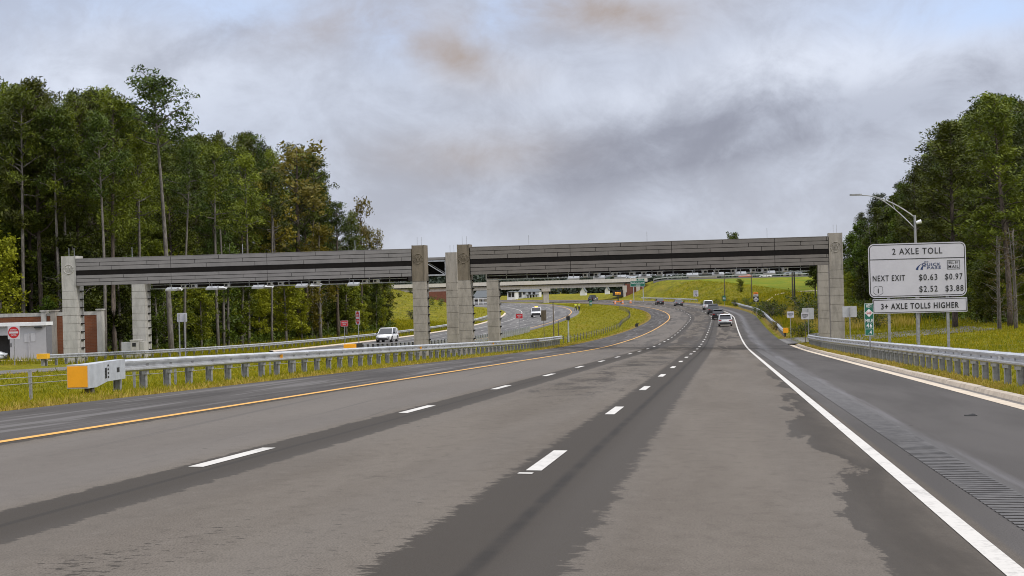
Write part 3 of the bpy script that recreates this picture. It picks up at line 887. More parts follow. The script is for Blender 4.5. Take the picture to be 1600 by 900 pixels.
guardrail('short far guardrail by the brick overpass abutment on the right', 470, 560, lambda s: 8.2, -1, spacing=3.81)

# cable barrier in the median: posts and cables
def cable_barrier(label, s0, s1, ofun, spacing, n_ind=100, h=.72, m=None):
    base = W3(s0, ofun(s0)); t = thing('cable_barrier', label, 'cable barrier', base, 0, 'median cable barriers')
    po = MB(); po.box(-.03, .03, -.025, .025, -.4, h); po.box(-.032, .032, -.04, -.025, h - .3, h); me = po.mesh('post', m or M_steel_d)
    path = np.append(np.arange(s0, s1, spacing), s1)
    for s in path: inst('post', me, t, W3(s, ofun(s)) - base)
    for k, z in enumerate((.40, .54)):
        c = MB(); c.tube([W3(s, ofun(s), z) - base + Vector((.035, 0, 0)) for s in path], .008, 5); c.build('cable', M_steel_d, t)
    return t
cable_barrier('low steel cable barrier on the left grass, behind the big yellow terminal', 31, 66, lambda s: -15.4, 3.5, h=.70)
cable_barrier('faint cable barrier curving over the median grass beyond the gantry', 168, 420, lambda s: -15.2 - 1.5 * float(sm(s, 250, 300)), 4.0, m=M_steel_k)

# ------------------------------------------------------------------ signs
def posts(t, spec, m=M_steel_d, w=.06, name='post'):
    for x, y, z0, z1 in spec:
        b = MB(); b.box(x - w / 2, x + w / 2, y, y + w, z0, z1); b.build(name, m, t)
def panel(t, w, h, r, cx, cz, m, border=None, y=0.0, name='panel', inset=.0, bw=.03, th=.02):
    b = MB(); b.prism(rrect(w, h, r, 5, cx, cz), y - th, y); o = b.build(name, m, t)
    if border:
        q = MB(); A = rrect(w - 2 * inset, h - 2 * inset, max(r - inset, .005), 5, cx, cz); Bp = rrect(w - 2 * inset - 2 * bw, h - 2 * inset - 2 * bw, max(r - inset - bw, .004), 5, cx, cz)
        a = q.verts([(x, y - th - .004, z) for x, z in A]); c = q.verts([(x, y - th - .004, z) for x, z in Bp]); n = len(A)
        for i in range(n): q.face((a + i, a + (i + 1) % n, c + (i + 1) % n, c + i))
        q.build('border', border, o)
    return o

# toll price sign -----------------------------------------------------------
YS = 90.0
c0 = at(1356, 382, YS); c1 = at(1508.5, 377, YS); cb0 = at(1360, 466, YS)
SW = (c1 - c0).length; SH = c0.z - cb0.z
sx_c = (c0.x + c1.x) / 2; top = (c0.z + c1.z) / 2
ts = thing('toll_price_sign', 'large white toll price sign reading 2 AXLE TOLL with a lower 3+ AXLE panel', 'toll sign', (sx_c, YS, gz(sx_c, YS)))
zb = top - ts.location.z
k = SW / 152.5        # metres per reference pixel
pm = panel(ts, SW, SH, .28, 0, zb - SH / 2, M_wpanel, M_black, inset=.05, bw=.035)
fr_ = MB(); fr_.box(-SW / 2 + .05, SW / 2 - .05, -.030, -.0245, zb - 25.6 * k, zb - 24.5 * k); fr_.build('divider_line', M_black, pm)
def tx(s, px, py, hpx, wpx, m=M_black, par=None, align='CENTER', bold=.008):
    """px,py relative to the sign's top left corner in reference pixels, unrolled"""
    return text(s, m, par or pm, px * k - SW / 2, zb - py * k, hpx * k, wpx and wpx * k, y=-.030, align=align, bold=bold)
tx('2 AXLE TOLL', 77, 12.6, 10.0, 78)
tx('NEXT EXIT', 31.5, 54.6, 9.4, 50.5)
tx('$0.63', 93, 54.6, 9.8, 28.5); tx('$0.97', 133, 54.6, 9.8, 27)
tx('$2.52', 93, 73.2, 9.8, 28.5); tx('$3.88', 133.5, 73.2, 9.8, 28)
tx('QUICK', 98.5, 34.6, 4.9, 29, M_blue, bold=.01); tx('PASS', 102.5, 40.0, 4.3, 21, M_blue, bold=.01); tx('NC', 91, 30.2, 2.0, 6, M_blue)
tx('BILL BY', 133, 32.5, 3.8, 15); tx('MAIL', 133, 39.0, 5.2, 16)
bx = MB()
for a in (0,):
    cx, cz, w, h, t_ = 133 * k - SW / 2, zb - 36.2 * k, 19.5 * k, 14.5 * k, .55 * k
    bx.box(cx - w / 2, cx + w / 2, -.031, -.0245, cz + h / 2 - t_, cz + h / 2); bx.box(cx - w / 2, cx + w / 2, -.031, -.0245, cz - h / 2, cz - h / 2 + t_)
    bx.box(cx - w / 2, cx - w / 2 + t_, -.031, -.0245, cz - h / 2 + t_, cz + h / 2 - t_); bx.box(cx + w / 2 - t_, cx + w / 2, -.031, -.0245, cz - h / 2 + t_, cz + h / 2 - t_)
bx.build('mail_frame', M_black, pm)
sw = MB()
for q0, q1, w0 in ((0, 1, .8), (1.0, 1.15, .75)):
    P0 = Vector((74 * k - SW / 2 + q0 * 7 * k, 0, zb - 42.5 * k)); P1 = Vector((76 * k - SW / 2 + q0 * 8 * k, 0, zb - 35 * k)); P2 = Vector((90 * k - SW / 2 + q0 * 2 * k, 0, zb - 31.0 * k - q0 * 3.0 * k))
    pts_ = []
    for i in range(13):
        u = i / 12; pts_.append(P0 * (1 - u) ** 2 + P1 * 2 * u * (1 - u) + P2 * u * u)
    b = []
    for i, q in enumerate(pts_):
        wd = (4.6 * (1 - i / 12) ** 1.6 + .35) * k * w0
        b.append((sw.verts([(q.x, -.027, q.z)]), sw.verts([(q.x + wd, -.027, q.z - wd * .25)])))
    for i in range(12): sw.face((b[i][0], b[i][1], b[i + 1][1], b[i + 1][0]))
sw.build('road_swoosh', M_blue, pm)
sh = MB(); pr = [(-1, .8), (-.55, 1.0), (0, .85), (.55, 1.0), (1, .8), (.98, .1), (1.05, -.5), (.6, -.9), (0, -1.05), (-.6, -.9), (-1.05, -.5), (-.98, .1)]
sc = 7.2 * k; cx, cz = 14.5 * k - SW / 2, zb - 74.5 * k
a = sh.verts([(cx + x * sc, -.027, cz + z * sc * 1.0) for x, z in pr]); b = sh.verts([(cx + x * sc * .93, -.027, cz + z * sc * .92) for x, z in pr])
for i in range(12): sh.face((a + i, a + (i + 1) % 12, b + (i + 1) % 12, b + i))
sh.build('route_shield', M_black, pm)
tx('1', 14.5, 74.6, 8.0, None)
pl_top = at(1363, 468.5, YS); pl_bot = at(1364, 490, YS)
ph = 23.0 * k; zc2 = zb - (86 + 2.2 + 11.6) * k
lp = panel(ts, 147.5 * k, ph, .03, 2.6 * k, zc2, M_wpanel, M_black, y=-.002, inset=.035, bw=.03)
text('3+ AXLE TOLLS HIGHER', M_black, lp, 2.6 * k, zc2, 9.3 * k, 121 * k, y=-.032, bold=.02)
posts(ts, [(xx, .02, -.5, zb - 6 * k) for xx in (30.5 * k - SW / 2, 76 * k - SW / 2, 122.5 * k - SW / 2)], M_steel_d, .13)
br = MB()
for z in (zb - 12 * k, zb - 45 * k, zb - 78 * k, zc2): br.box(-SW / 2 + .3, SW / 2 - .3, .001, .02, z - .04, z + .04)
br.build('back_brace', M_signback, ts)

# mile marker ----------------------------------------------------------------
YM = 84.0
a = at(1350, 474, YM); b = at(1364.5, 474, YM); c = at(1352, 524.5, YM)
mw = b.x - a.x; mh = a.z - c.z; mx = (a.x + b.x) / 2
mm = thing('mile_marker_sign', 'narrow green mile marker sign reading WEST 540 MILE 46 .4', 'mile marker', (mx, YM, gz(mx, YM)))
mz = (a.z + c.z) / 2 - mm.location.z
mp = panel(mm, mw, mh, .03, 0, mz, M_green, M_white, inset=.008, bw=.014)
u = mh / 52.0
text('WEST', M_white, mp, 0, mz + 22 * u, 5.6 * u, mw * .62, y=-.026, bold=.02)
dm = MB(); dd = 6.6 * u; dm.prism([(0, mz + 10.5 * u + dd), (-dd * .98, mz + 10.5 * u), (0, mz + 10.5 * u - dd), (dd * .98, mz + 10.5 * u)], -.028, -.0245); dmo = dm.build('diamond_shield', M_white, mp)
text('540', M_red, dmo, 0, mz + 10.5 * u, 4.4 * u, mw * .52, y=-.032, bold=.02)
text('MILE', M_white, mp, 0, mz - 1.8 * u, 5.4 * u, mw * .78, y=-.026, bold=.02)
text('46', M_white, mp, 0, mz - 9.6 * u, 6.6 * u, mw * .62, y=-.026, bold=.02)
dv = MB(); dv.box(-mw / 2 + .02, mw / 2 - .02, -.026, -.0205, mz - 15.6 * u, mz - 15.0 * u); dv.build('divider_line', M_white, mp)
text('.4', M_white, mp, .03, mz - 20.5 * u, 6.6 * u, mw * .36, y=-.026, bold=.02)
posts(mm, [(0.02, .004, -.4, mz + mh * .3)], M_steel_d, .06)

def small_sign(name, label, cat, px, py, Y, wpx, hpx, m, base_py=None, lines=(), tcol=M_black, rot=0.0, r=.04, border=None, back=False, post_m=M_steel_d, two=False, post_up=False, group=None, pw=.055):
    """one sign on a post; px,py centre in the photograph, Y metres down the road"""
    c = at(px, py, Y); w = wpx * Y / 2770 * 1.03; h = hpx * Y / 2770 * 1.03
    t = thing(name, label, cat, (c.x, Y, gz(c.x, Y)), rot, group); z = c.z - t.location.z
    p = panel(t, w, h, r, 0, z, m, border, inset=.02, bw=.025)
    n = len(lines)
    for i, s in enumerate(lines):
        hh = h * .62 / max(n, 1) * .74
        text(s, tcol, p, 0, z + h * .62 * ((n - 1) / 2 - i) / max(n, 1), hh, min(w * .82, hh * .78 * len(s)), y=-.026, bold=.02)
    ys = -.078 if back else .004
    if two: posts(t, [(-w * .28, ys, -.5, z + h * .4), (w * .28, ys, -.5, z + h * .4)], post_m, pw)
    else: posts(t, [(0, ys, -.5, z + h * .4)], post_m, pw)
    return t, p, z, w, h

# DO NOT ENTER by the shed
def do_not_enter(t, p, z, w, h):
    rr = min(w, h) * .47
    d = MB(); d.prism([(rr * math.cos(R(a)), z + rr * math.sin(R(a))) for a in range(0, 360, 12)], -.024, -.0205); do = d.build('red_disc', M_red, p)
    b = MB(); b.box(-rr * .82, rr * .82, -.028, -.0245, z - rr * .17, z + rr * .17); b.build('white_bar', M_wpanel, do)
    text('DO NOT', M_wpanel, do, 0, z + rr * .46, rr * .27, rr * 1.1, y=-.028, bold=.02)
    text('ENTER', M_wpanel, do, 0, z - rr * .46, rr * .27, rr * 1.0, y=-.028, bold=.02)
q = small_sign('do_not_enter_sign', 'square DO NOT ENTER sign facing us in front of the grey shed', 'road sign', 21.5, 519.5, 126, 19.5, 21, M_wpanel); do_not_enter(*q)
q = small_sign('do_not_enter_sign', 'DO NOT ENTER sign turned edgewise above the oncoming white car, by the woods', 'road sign', 559.2, 496.5, 146, 21, 21, M_wpanel, rot=R(-61)); do_not_enter(*q)
small_sign('wrong_way_sign', 'small red WRONG WAY sign on a post, left of the turned do not enter sign', 'road sign', 538, 505.5, 178, 12, 9.2, M_red, lines=('WRONG', 'WAY'), tcol=M_wpanel, border=M_wpanel)
small_sign('wrong_way_sign', 'small red WRONG WAY sign beyond the centre gantry legs, by the curving oncoming road', 'road sign', 811.3, 494, 268, 11, 7.6, M_red, lines=('WRONG', 'WAY'), tcol=M_wpanel, border=M_wpanel)
small_sign('blank_sign', 'tall narrow sign seen from behind, dark brown, on the median grass', 'road sign', 849.5, 493, 196, 8, 16, M_brown, back=True, post_m=M_brown)
small_sign('blank_sign', 'small grey sign back on two thin posts in front of the left woods', 'road sign', 284.5, 496, 100, 16, 14, M_signback, back=True, two=True)
small_sign('blank_sign', 'wide grey sign back on a post right of the rightmost gantry leg', 'road sign', 1327.5, 487, 104, 21, 16.5, M_signback, back=True)

AV = ('AUTHORIZED', 'VEHICLES', 'ONLY')
small_sign('notice_sign', 'small white AUTHORIZED VEHICLES ONLY sign standing alone left of the paired signs', 'road sign', 1235, 491.5, 168, 10.4, 9.2, M_wpanel, lines=AV)
small_sign('blank_sign', 'tall grey sign back beside the right gantry leg, half behind a small white sign', 'road sign', 1262.5, 490, 158, 17.5, 17, M_signback, back=True)
small_sign('notice_sign', 'small white AUTHORIZED VEHICLES ONLY sign in front of a taller grey sign back', 'road sign', 1257.7, 493.5, 154, 11.4, 10, M_wpanel, lines=AV, post_m=M_brown)
q = small_sign('speed_limit_sign', 'small white speed limit sign on the far right grass slope', 'road sign', 1087.3, 458.5, 420, 7.2, 9, M_wpanel)
text('SPEED', M_black, q[1], 0, q[2] + q[4] * .33, q[4] * .12, q[3] * .7, y=-.026); text('LIMIT', M_black, q[1], 0, q[2] + q[4] * .15, q[4] * .12, q[3] * .6, y=-.026)
text('70', M_black, q[1], 0, q[2] - q[4] * .2, q[4] * .36, q[3] * .6, y=-.026, bold=.03)
small_sign('mile_marker_sign', 'tiny green marker sign on the grass beyond the black and white cars', 'mile marker', 1131.5, 466, 400, 4.6, 8, M_green, lines=('46',), tcol=M_wpanel)
small_sign('mile_marker_sign', 'tiny green marker sign at the tip of the median grass, right of the two workers', 'mile marker', 923, 473.5, 470, 4.4, 7.5, M_green, lines=('46',), tcol=M_wpanel)
# route shield assembly with orange flags
q = small_sign('route_shield_sign', 'black route sign with white 540 diamond under a WEST plate and orange TOLL plate', 'road sign', 1181.2, 467.6, 300, 8.2, 8.4, M_black)
t, p, z, w, h = q
d = MB(); d.prism([(0, z + h * .47), (-w * .5, z), (0, z - h * .47), (w * .5, z)], -.026, -.0205); do = d.build('white_diamond', M_wpanel, p)
text('540', M_black, do, 0, z, h * .24, w * .5, y=-.03, bold=.03)
panel(t, w * .86, h * .36, .02, 0, z + h * .70, M_wpanel, name='direction_plate'); text('WEST', M_black, t, 0, z + h * .70, h * .2, w * .6, y=-.026, bold=.02)
panel(t, w * .86, h * .36, .02, 0, z + h * 1.08, M_orange, name='toll_plate'); text('TOLL', M_black, t, 0, z + h * 1.08, h * .2, w * .55, y=-.026, bold=.02)
# green guide sign by the bridge abutment
YG = 520
c = at(996.2, 443.3, YG); gx = c.x; w = 22.5 * YG / 2770 * 1.03; h = 8.6 * YG / 2770 * 1.03
gs = thing('guide_sign', 'green guide sign with white lettering in front of the overpass, right of the brick wall', 'road sign', (gx, YG, gz(gx, YG)))
z = c.z - gs.location.z
p = panel(gs, w, h, .1, 0, z, M_green, M_white, inset=.04, bw=.045)
text('Bells Lake Rd', M_white, p, 0, z + h * .14, h * .26, w * .82, y=-.03, bold=.02); text('1 MILE', M_white, p, 0, z - h * .24, h * .2, w * .36, y=-.03, bold=.02)
p2 = panel(gs, w * .55, h * .4, .06, w * .2, z + h * .7, M_green, M_white, inset=.03, bw=.05, name='exit_tab')
text('EXIT', M_white, p2, w * .2, z + h * .7, h * .2, w * .3, y=-.03, bold=.02)
posts(gs, [(w * .36, .02, -1, z + h * .9), (-w * .28, .02, -1, z)], M_steel, .2)

# ------------------------------------------------------------------ street lamp behind the toll sign
YL = 128.0
b = at(1431, 528, YL); top_ = at(1429.2, 336, YL); tip = at(1341, 305, YL)
lx = top_.x; lz = gz(lx, YL)
lamp = thing('street_lamp', 'tall pale street lamp with a long curved truss arm, behind the toll sign', 'street lamp', (lx, YL, lz))
H = top_.z - lz; tx_ = tip.x - lx; tz = tip.z - lz
m_ = MB(); m_.tube([(0, 0, -.5), (0, 0, H * .5), (0, 0, H)], [.12, .10, .08], 10); m_.build('pole', M_pole, lamp)
m_ = MB()
up = [(0, 0, H - .15)]; 
for i in range(1, 11):
    u = i / 10; up.append((tx_ * u * .98, 0, (H - .15) + (tz - H + .15) * (1 - (1 - u) ** 1.9)))
m_.tube(up, [.045] * 6 + [.04] * 5, 6)
ms = []
e = up[7]
for i in range(9):
    u = i / 8; ms.append((e[0] * u, 0, (H - .95) + (e[2] - .05 - H + .95) * (1 - (1 - u) ** 1.35)))
m_.tube(ms, .035, 6); m_.bar(up[4], ms[4], .05); m_.build('arm', M_pole, lamp)
m_ = MB(); m_.loft([[(tx_ - .15 + d_, sy * w_, tz + .02 + zz) for sy, zz in ((-1, -.05), (1, -.05), (1, .05), (-1, .07))] for d_, w_ in ((-.45, .10), (-.3, .17), (.25, .17), (.4, .08))])
m_.build('luminaire', M_pole, lamp)
m_ = MB(); m_.tube([(.1, 0, H - .55), (.45, 0, H - .45)], [.12, .15], 10); m_.build('camera_dome', M_white, lamp)

# ------------------------------------------------------------------ toll equipment compound at the left
YW = 150.0
xl = at(-60, 490, YW).x; xr = at(156, 490, YW).x; zt = at(100, 487.5, YW).z; zb_ = gz(xr, YW) - .3
bw = thing('brick_wall', 'red-brown brick screen wall with pale concrete piers behind the left gantry leg', 'wall', (xr, YW, gz(xr, YW)))
o0 = bw.location
wl = MB(); wl.box(xl - xr, -.1, 0, .3, zb_ - o0.z, zt - o0.z - .33); wl.build('brickwork', M_brick, bw)
cp = MB(); cp.box(xl - xr, -.1, -.03, .33, zt - o0.z - .33, zt - o0.z - .02); cp.build('coping_band', M_conc_l, bw)
pxs = [at(p_, 490, YW).x - xr for p_ in (69, 84.5)] + [0]
for i, x in enumerate(pxs):
    pr_ = MB(); pr_.box(x - .23, x + .23, -.2 - .1 * (i == 1), .5, zb_ - o0.z, zt - o0.z + .08); pr_.box(x - .30, x + .30, -.28 - .1 * (i == 1), .58, zt - o0.z + .08, zt - o0.z + .2); pr_.build('pier', M_conc_l if i != 1 else M_conc, bw)
YH = 139.0
sx0 = at(-70, 540, YH).x; sx1 = at(72.5, 540, YH).x; sgz = gz(sx1, YH); szt = at(40, 509, YH).z
shd = thing('equipment_shed', 'plain grey equipment shed with a white roof edge and an open dark doorway', 'shed', (sx1, YH, sgz))
dz0, dz1 = at(15.5, 540, YH).x - sx1, szt - sgz
w_ = MB()
w_.box(dz0, 0, 0, .18, -.3, dz1); w_.box(sx0 - sx1, dz0, 0, .18, dz1 - .75, dz1); w_.box(-.02, 0.0, .18, 1.15, -.3, dz1)
w_.build('wall', M_shed, shd)
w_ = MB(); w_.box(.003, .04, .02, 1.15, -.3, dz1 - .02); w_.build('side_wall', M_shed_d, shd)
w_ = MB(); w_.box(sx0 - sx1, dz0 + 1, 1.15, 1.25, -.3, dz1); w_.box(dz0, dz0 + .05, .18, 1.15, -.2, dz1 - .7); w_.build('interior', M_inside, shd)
w_ = MB(); w_.box(sx0 - sx1, .10, -.25, 1.3, dz1, dz1 + .27); w_.build('roof', M_white, shd)
w_ = MB(); w_.box(-1.85, -1.4, -.03, -.001, dz1 - 1.35, dz1 - .65); w_.box(-1.3, -.9, -.03, -.001, dz1 - 1.3, dz1 - .6); w_.build('vent', M_signback, shd)
w_ = MB(); w_.tube([(-1.45, -.06, -.2), (-1.45, -.06, dz1 - .6)], .03, 6); w_.build('conduit', M_signback, shd)
w_ = MB(); w_.box(-.95, -.35, -.18, 0, dz1 - .22, dz1 - .12); w_.build('wall_lamp', M_trim, shd)
w_ = MB(); w_.box(dz0 + .06, dz0 + .14, -.03, -.001, 1.2, 1.5); w_.build('door_latch', M_trim, shd)
pad = MB()
for (qx0, qx1, qy0, qy1) in ((sx0 - 1, sx1 + 1.5, YH - 3.0, YH - .05),):
    n = 12
    for i in range(n):
        xa, xb = qx0 + (qx1 - qx0) * i / n, qx0 + (qx1 - qx0) * (i + 1) / n
        b0 = pad.verts([(xa, qy0, gz(xa, qy0) + .05), (xb, qy0, gz(xb, qy0) + .05), (xb, qy1, gz(xb, qy1) + .05), (xa, qy1, gz(xa, qy1) + .05)]); pad.face((b0, b0 + 1, b0 + 2, b0 + 3))
struct(pad.build('concrete_apron', M_curb))
# equipment cabinet by the rear gantry leg
YC = 143.5
a = at(189.5, 534, YC); b = at(225, 534, YC); cz = gz(b.x, YC)
cab = thing('equipment_cabinet', 'pale grey equipment cabinet at the foot of the rear left gantry leg', 'cabinet', (a.x, YC, cz))
Wc = b.x - a.x; Hc = a.z - cz
c_ = MB(); c_.box(0, Wc * .42, 0, 1.0, -.3, Hc - .05); c_.build('cabinet_side', M_signback, cab)
c_ = MB(); c_.box(Wc * .42 + .01, Wc * .78, -.12, 1.1, -.3, Hc + .06); c_.box(Wc * .40, Wc * .8, -.16, 1.12, Hc + .06, Hc + .13); c_.build('cabinet_body', M_conc_l, cab)
c_ = MB(); c_.box(Wc * .79, Wc, .0, .9, -.3, Hc - .02); c_.build('cabinet_box', M_conc_l, cab)
c_ = MB(); c_.box(Wc * .5, Wc * .66, -.135, -.121, Hc - .42, Hc - .12); c_.build('vent', M_black, cab)

# ------------------------------------------------------------------ overpass
A = at(640, 446, 575); 
def at_d(px, py, D):
    d = f_ + r_ * ((px - 800) / 2770) + u_ * ((450 - py) / 2770); return Vector((0, 0, CAM_H)) + d * D
DO = 600
L = at_d(560, 450, DO); Rr = at_d(1012, 450, DO); ex = (Rr - L); ex.z = 0; ln_ = ex.length; rz = math.atan2(ex.y, ex.x)
M_conc_p = concrete('overpass parapet', (.58, .54, .49), .25)
ov = thing('overpass', 'pale concrete road overpass crossing both carriageways in the distance', 'bridge', (Rr.x, Rr.y, 0), rz)
zt_ = at_d(900, 437.3, DO).z; zm = at_d(900, 442.9, DO).z; zg = at_d(900, 444.0, DO).z; zbm = at_d(900, 449.6, DO).z
def osx(px): return (at_d(px, 450, DO) - Rr).dot(ex.normalized())
o_ = MB(); o_.box(-ln_, 0, -.1, .35, zm, zt_); o_.box(-ln_, 0, 10.6, 11, zm, zt_); o_.build('parapet', M_conc_p, ov)
o_ = MB(); o_.box(-ln_, 0, .0, 11, zg, zm - .003); o_.build('deck', M_dark, ov)  # near-black colour stands in for the shaded gap below the parapet
o_ = MB()
for yy in (.55, 3.5, 6.5, 9.6): o_.box(-ln_, osx(976), yy, yy + .7, zbm, zg - .003)
o_.build('girder', M_conc_o, ov)
px_ = osx(853); pgz = gz(*(Rr + ex.normalized() * px_).xy) - 1
o_ = MB()
for yy in (1.0, 5.2, 9.2): o_.box(px_ - .95, px_ + .95, yy, yy + 1.3, pgz, zbm - 1.0)
o_.build('pier_column', M_conc_o, ov)
o_ = MB(); o_.box(px_ - 1.5, px_ + 1.5, .4, 10.6, zbm - 1.0, zbm - .01); o_.build('pier_cap', M_conc_o, ov)
o_ = MB(); o_.box(osx(977), osx(1006), -.8, 11, -7, zbm + .9); o_.build('brick_abutment', M_brick_d, ov)
o_ = MB(); o_.box(osx(660), osx(700), -.8, 11, -7, zbm - .01); o_.build('brick_abutment', M_brick_d, ov)
o_ = MB(); o_.box(osx(972.5), osx(979), -1.3, -.8, zbm - 2.0, zbm + .3); o_.box(osx(973.5), osx(977.5), -1.3, -.81, -7, zbm - 2.0); o_.build('abutment_pilaster', M_conc_o, ov)
o_ = MB(); o_.box(osx(993.8), osx(999.6), -1.3, -.8, -7, zbm + .2); o_.build('abutment_pilaster', M_conc_o, ov)

# crossing road and its rail on the right, level with the bridge
q0 = Rr; cr = MB(); rl = MB(); pstr = MB()
pts_l = []
for i in range(41):
    u = i / 40; X = q0.x + 2 + u * 190; Y = q0.y + 4 + u * 30
    pts_l.append(Vector((X, Y, max(gz(X, Y) + .35, zm - .2 - 1.1 * u))))
for a, b in zip(pts_l, pts_l[1:]):
    k0 = cr.verts([a + Vector((0, -3.6, 0)), b + Vector((0, -3.6, 0)), b + Vector((0, 5, 0)), a + Vector((0, 5, 0)), a + Vector((0, -5, -2.5)), b + Vector((0, -5, -2.5))])
    cr.face((k0, k0 + 1, k0 + 2, k0 + 3)); cr.face((k0 + 4, k0 + 5, k0 + 1, k0))
struct(cr.build('crossing_road', M_asph_on))
gr = thing('guardrail', 'thin pale guardrail along the crossing road on the far right hillside', 'guardrail', pts_l[0], 0, 'galvanised guardrails')
for a, b in zip(pts_l, pts_l[1:]): rl.bar(a - pts_l[0] + Vector((0, -3.5, .62)), b - pts_l[0] + Vector((0, -3.5, .62)), .1, .32); pstr.box(*[v for d_ in range(1) for v in ((a - pts_l[0]).x - .08, (a - pts_l[0]).x + .08, (a - pts_l[0]).y - 3.45, (a - pts_l[0]).y - 3.3, (a - pts_l[0]).z - .4, (a - pts_l[0]).z + .7)])
rl.build('rail', M_steel, gr); stuff(pstr.build('far_posts', M_steel_d, gr))

# ------------------------------------------------------------------ far buildings
def house(name, label, px, py_base, D, wpx, hpx, roofpx, wall, roof, depth=9.0, rot=0.0, gable=False, wins=(), porch=False):
    c = at_d(px, py_base, D); w = wpx * D / 2770; h = hpx * D / 2770; rf = roofpx * D / 2770
    t = thing(name, label, 'house' if 'house' in name else 'building', (c.x, c.y, c.z), rot)
    b = MB(); b.box(-w / 2, w / 2, 0, depth, -6, h)
    if gable:
        v = b.verts([(-w / 2, 0, h), (w / 2, 0, h), (0, 0, h + rf), (-w / 2, depth, h), (w / 2, depth, h), (0, depth, h + rf)]); b.face((v, v + 1, v + 2)); b.face((v + 3, v + 5, v + 4))
    b.build('wall', wall, t)
    r = MB()
    if gable:
        for sx in (-1, 1):
            v = r.verts([(sx * (w / 2 + .3), -.4, h - .15), (0, -.4, h + rf + .05), (0, depth + .4, h + rf + .05), (sx * (w / 2 + .3), depth + .4, h - .15), (sx * (w / 2 + .3), -.4, h), (0, -.4, h + rf + .25), (0, depth + .4, h + rf + .25), (sx * (w / 2 + .3), depth + .4, h)])
            for q in ((0, 1, 2, 3), (4, 7, 6, 5), (0, 4, 5, 1), (3, 2, 6, 7), (0, 3, 7, 4)): r.face([v + i for i in q])
    else:
        v = r.verts([(-w / 2 - .3, -.5, h), (w / 2 + .3, -.5, h), (w / 2 + .3, depth + .5, h), (-w / 2 - .3, depth + .5, h), (-w / 2 + w * .15, depth / 2, h + rf), (w / 2 - w * .15, depth / 2, h + rf)])
        for q in ((0, 1, 5, 4), (2, 3, 4, 5), (1, 2, 5), (3, 0, 4), (0, 3, 2, 1)): r.face([v + i for i in q])
    r.build('roof', roof, t)
    wn = MB(); wn.box(-.55, .55, -.06, -.01, 0, 1.2); me = wn.mesh('window', M_glass)
    for fx, fz in wins: inst('window', me, t, (fx * w, 0, fz * h))
    if porch:
        p = MB(); p.box(-w * .1, w * .48, -2.6, -.05, h * .52, h * .6); p.build('porch_roof', roof, t)
        for k in range(5):
            q = MB(); x = -w * .08 + k * w * .135; q.box(x - .15, x + .15, -2.5, -2.2, -1, h * .52); q.build('porch_post', M_housew, t)
    return t
house('white_house', 'white house with a porch and grey roof, seen under the overpass', 826, 466.5, 760, 34, 10.5, 6, M_housew, M_roof, wins=((-.38, .2), (-.38, .6), (-.2, .62), (.05, .62), (.25, .62), (.05, .08), (.2, .08)), porch=True)
house('white_house', 'boxy white building left of the porch house, under the overpass', 799, 466, 740, 13, 9.5, 1.5, M_housew, M_roof, wins=((-.2, .2), (.2, .2), (-.2, .6), (.2, .6)))
house('grey_house', 'grey roofed house with white fence glimpsed between the gantry legs', 752, 477, 640, 26, 12, 11, M_wall_t, M_roof, wins=((-.3, .3), (.1, .3)))
house('gabled_house', 'white pointed gable end under the overpass, right of its pier', 910.5, 460, 820, 8.5, 4, 7, M_housew, M_roof, gable=True)
house('gabled_house', 'small white gable end beside the amber message board', 948, 456.5, 860, 6, 3, 6, M_housew, M_roof, gable=True)
house('long_building', 'long low tan building along the crossing road, under the gantry', 1098, 434.5, 690, 44, 6, 3, M_wall_t, M_roof, wins=[(-.4 + .1 * i, .35) for i in range(9)])
house('red_roofed_shed', 'low shed with a bright red roof behind the crossing road', 1165, 433.5, 680, 20, 1.6, 3.2, M_wall_t, M_roofr)
house('tan_house', 'tan house with a grey roof beyond the crossing road, left of the lone tree', 1240, 432, 720, 30, 4, 4, M_wall_t, M_roof, wins=((-.3, .3), (0, .3), (.3, .3)))

# white board fence near the grey house
def fence(label, px0, px1, py, D, h, rails, m, n, name='board_fence'):
    a = at_d(px0, py, D); b = at_d(px1, py, D)
    t = thing(name, label, 'fence', a)
    f = MB()
    for k in range(rails): 
        z = h * (k + .8) / rails; f.bar((0, 0, z), (b - a) + Vector((0, 0, z)), .08, .22)
    f.build('rail', m, t)
    for k in range(n):
        q = MB(); v = (b - a) * (k / (n - 1)); q.box(v.x - .1, v.x + .1, v.y - .08, v.y + .12, v.z - .6, v.z + h); q.build('post', m, t)
    return t
fence('white board fence in front of the grey roofed house, seen between the gantry legs', 741, 762, 481.5, 600, 3.4, 3, M_white, 4)
# wire fence with timber posts over the left hillside
def o_f(s): return -62 - (s - 300) * .14
wf = thing('wire_fence', 'wooden fence posts climbing the grassy left hillside', 'fence', W3(296, o_f(296)))
for i, s in enumerate(np.arange(296, 500, 4.2)):
    q = MB(); v = W3(s, o_f(s)) - wf.location; q.box(v.x - .07, v.x + .07, v.y - .07, v.y + .07, v.z - .4, v.z + 1.35); q.build('post', M_wood, wf)
for z in (.5, .9, 1.25):
    c = MB(); c.tube([W3(s, o_f(s), z) - wf.location for s in np.arange(296, 500, 4.2)], .015, 4); c.build('wire', M_wood, wf)

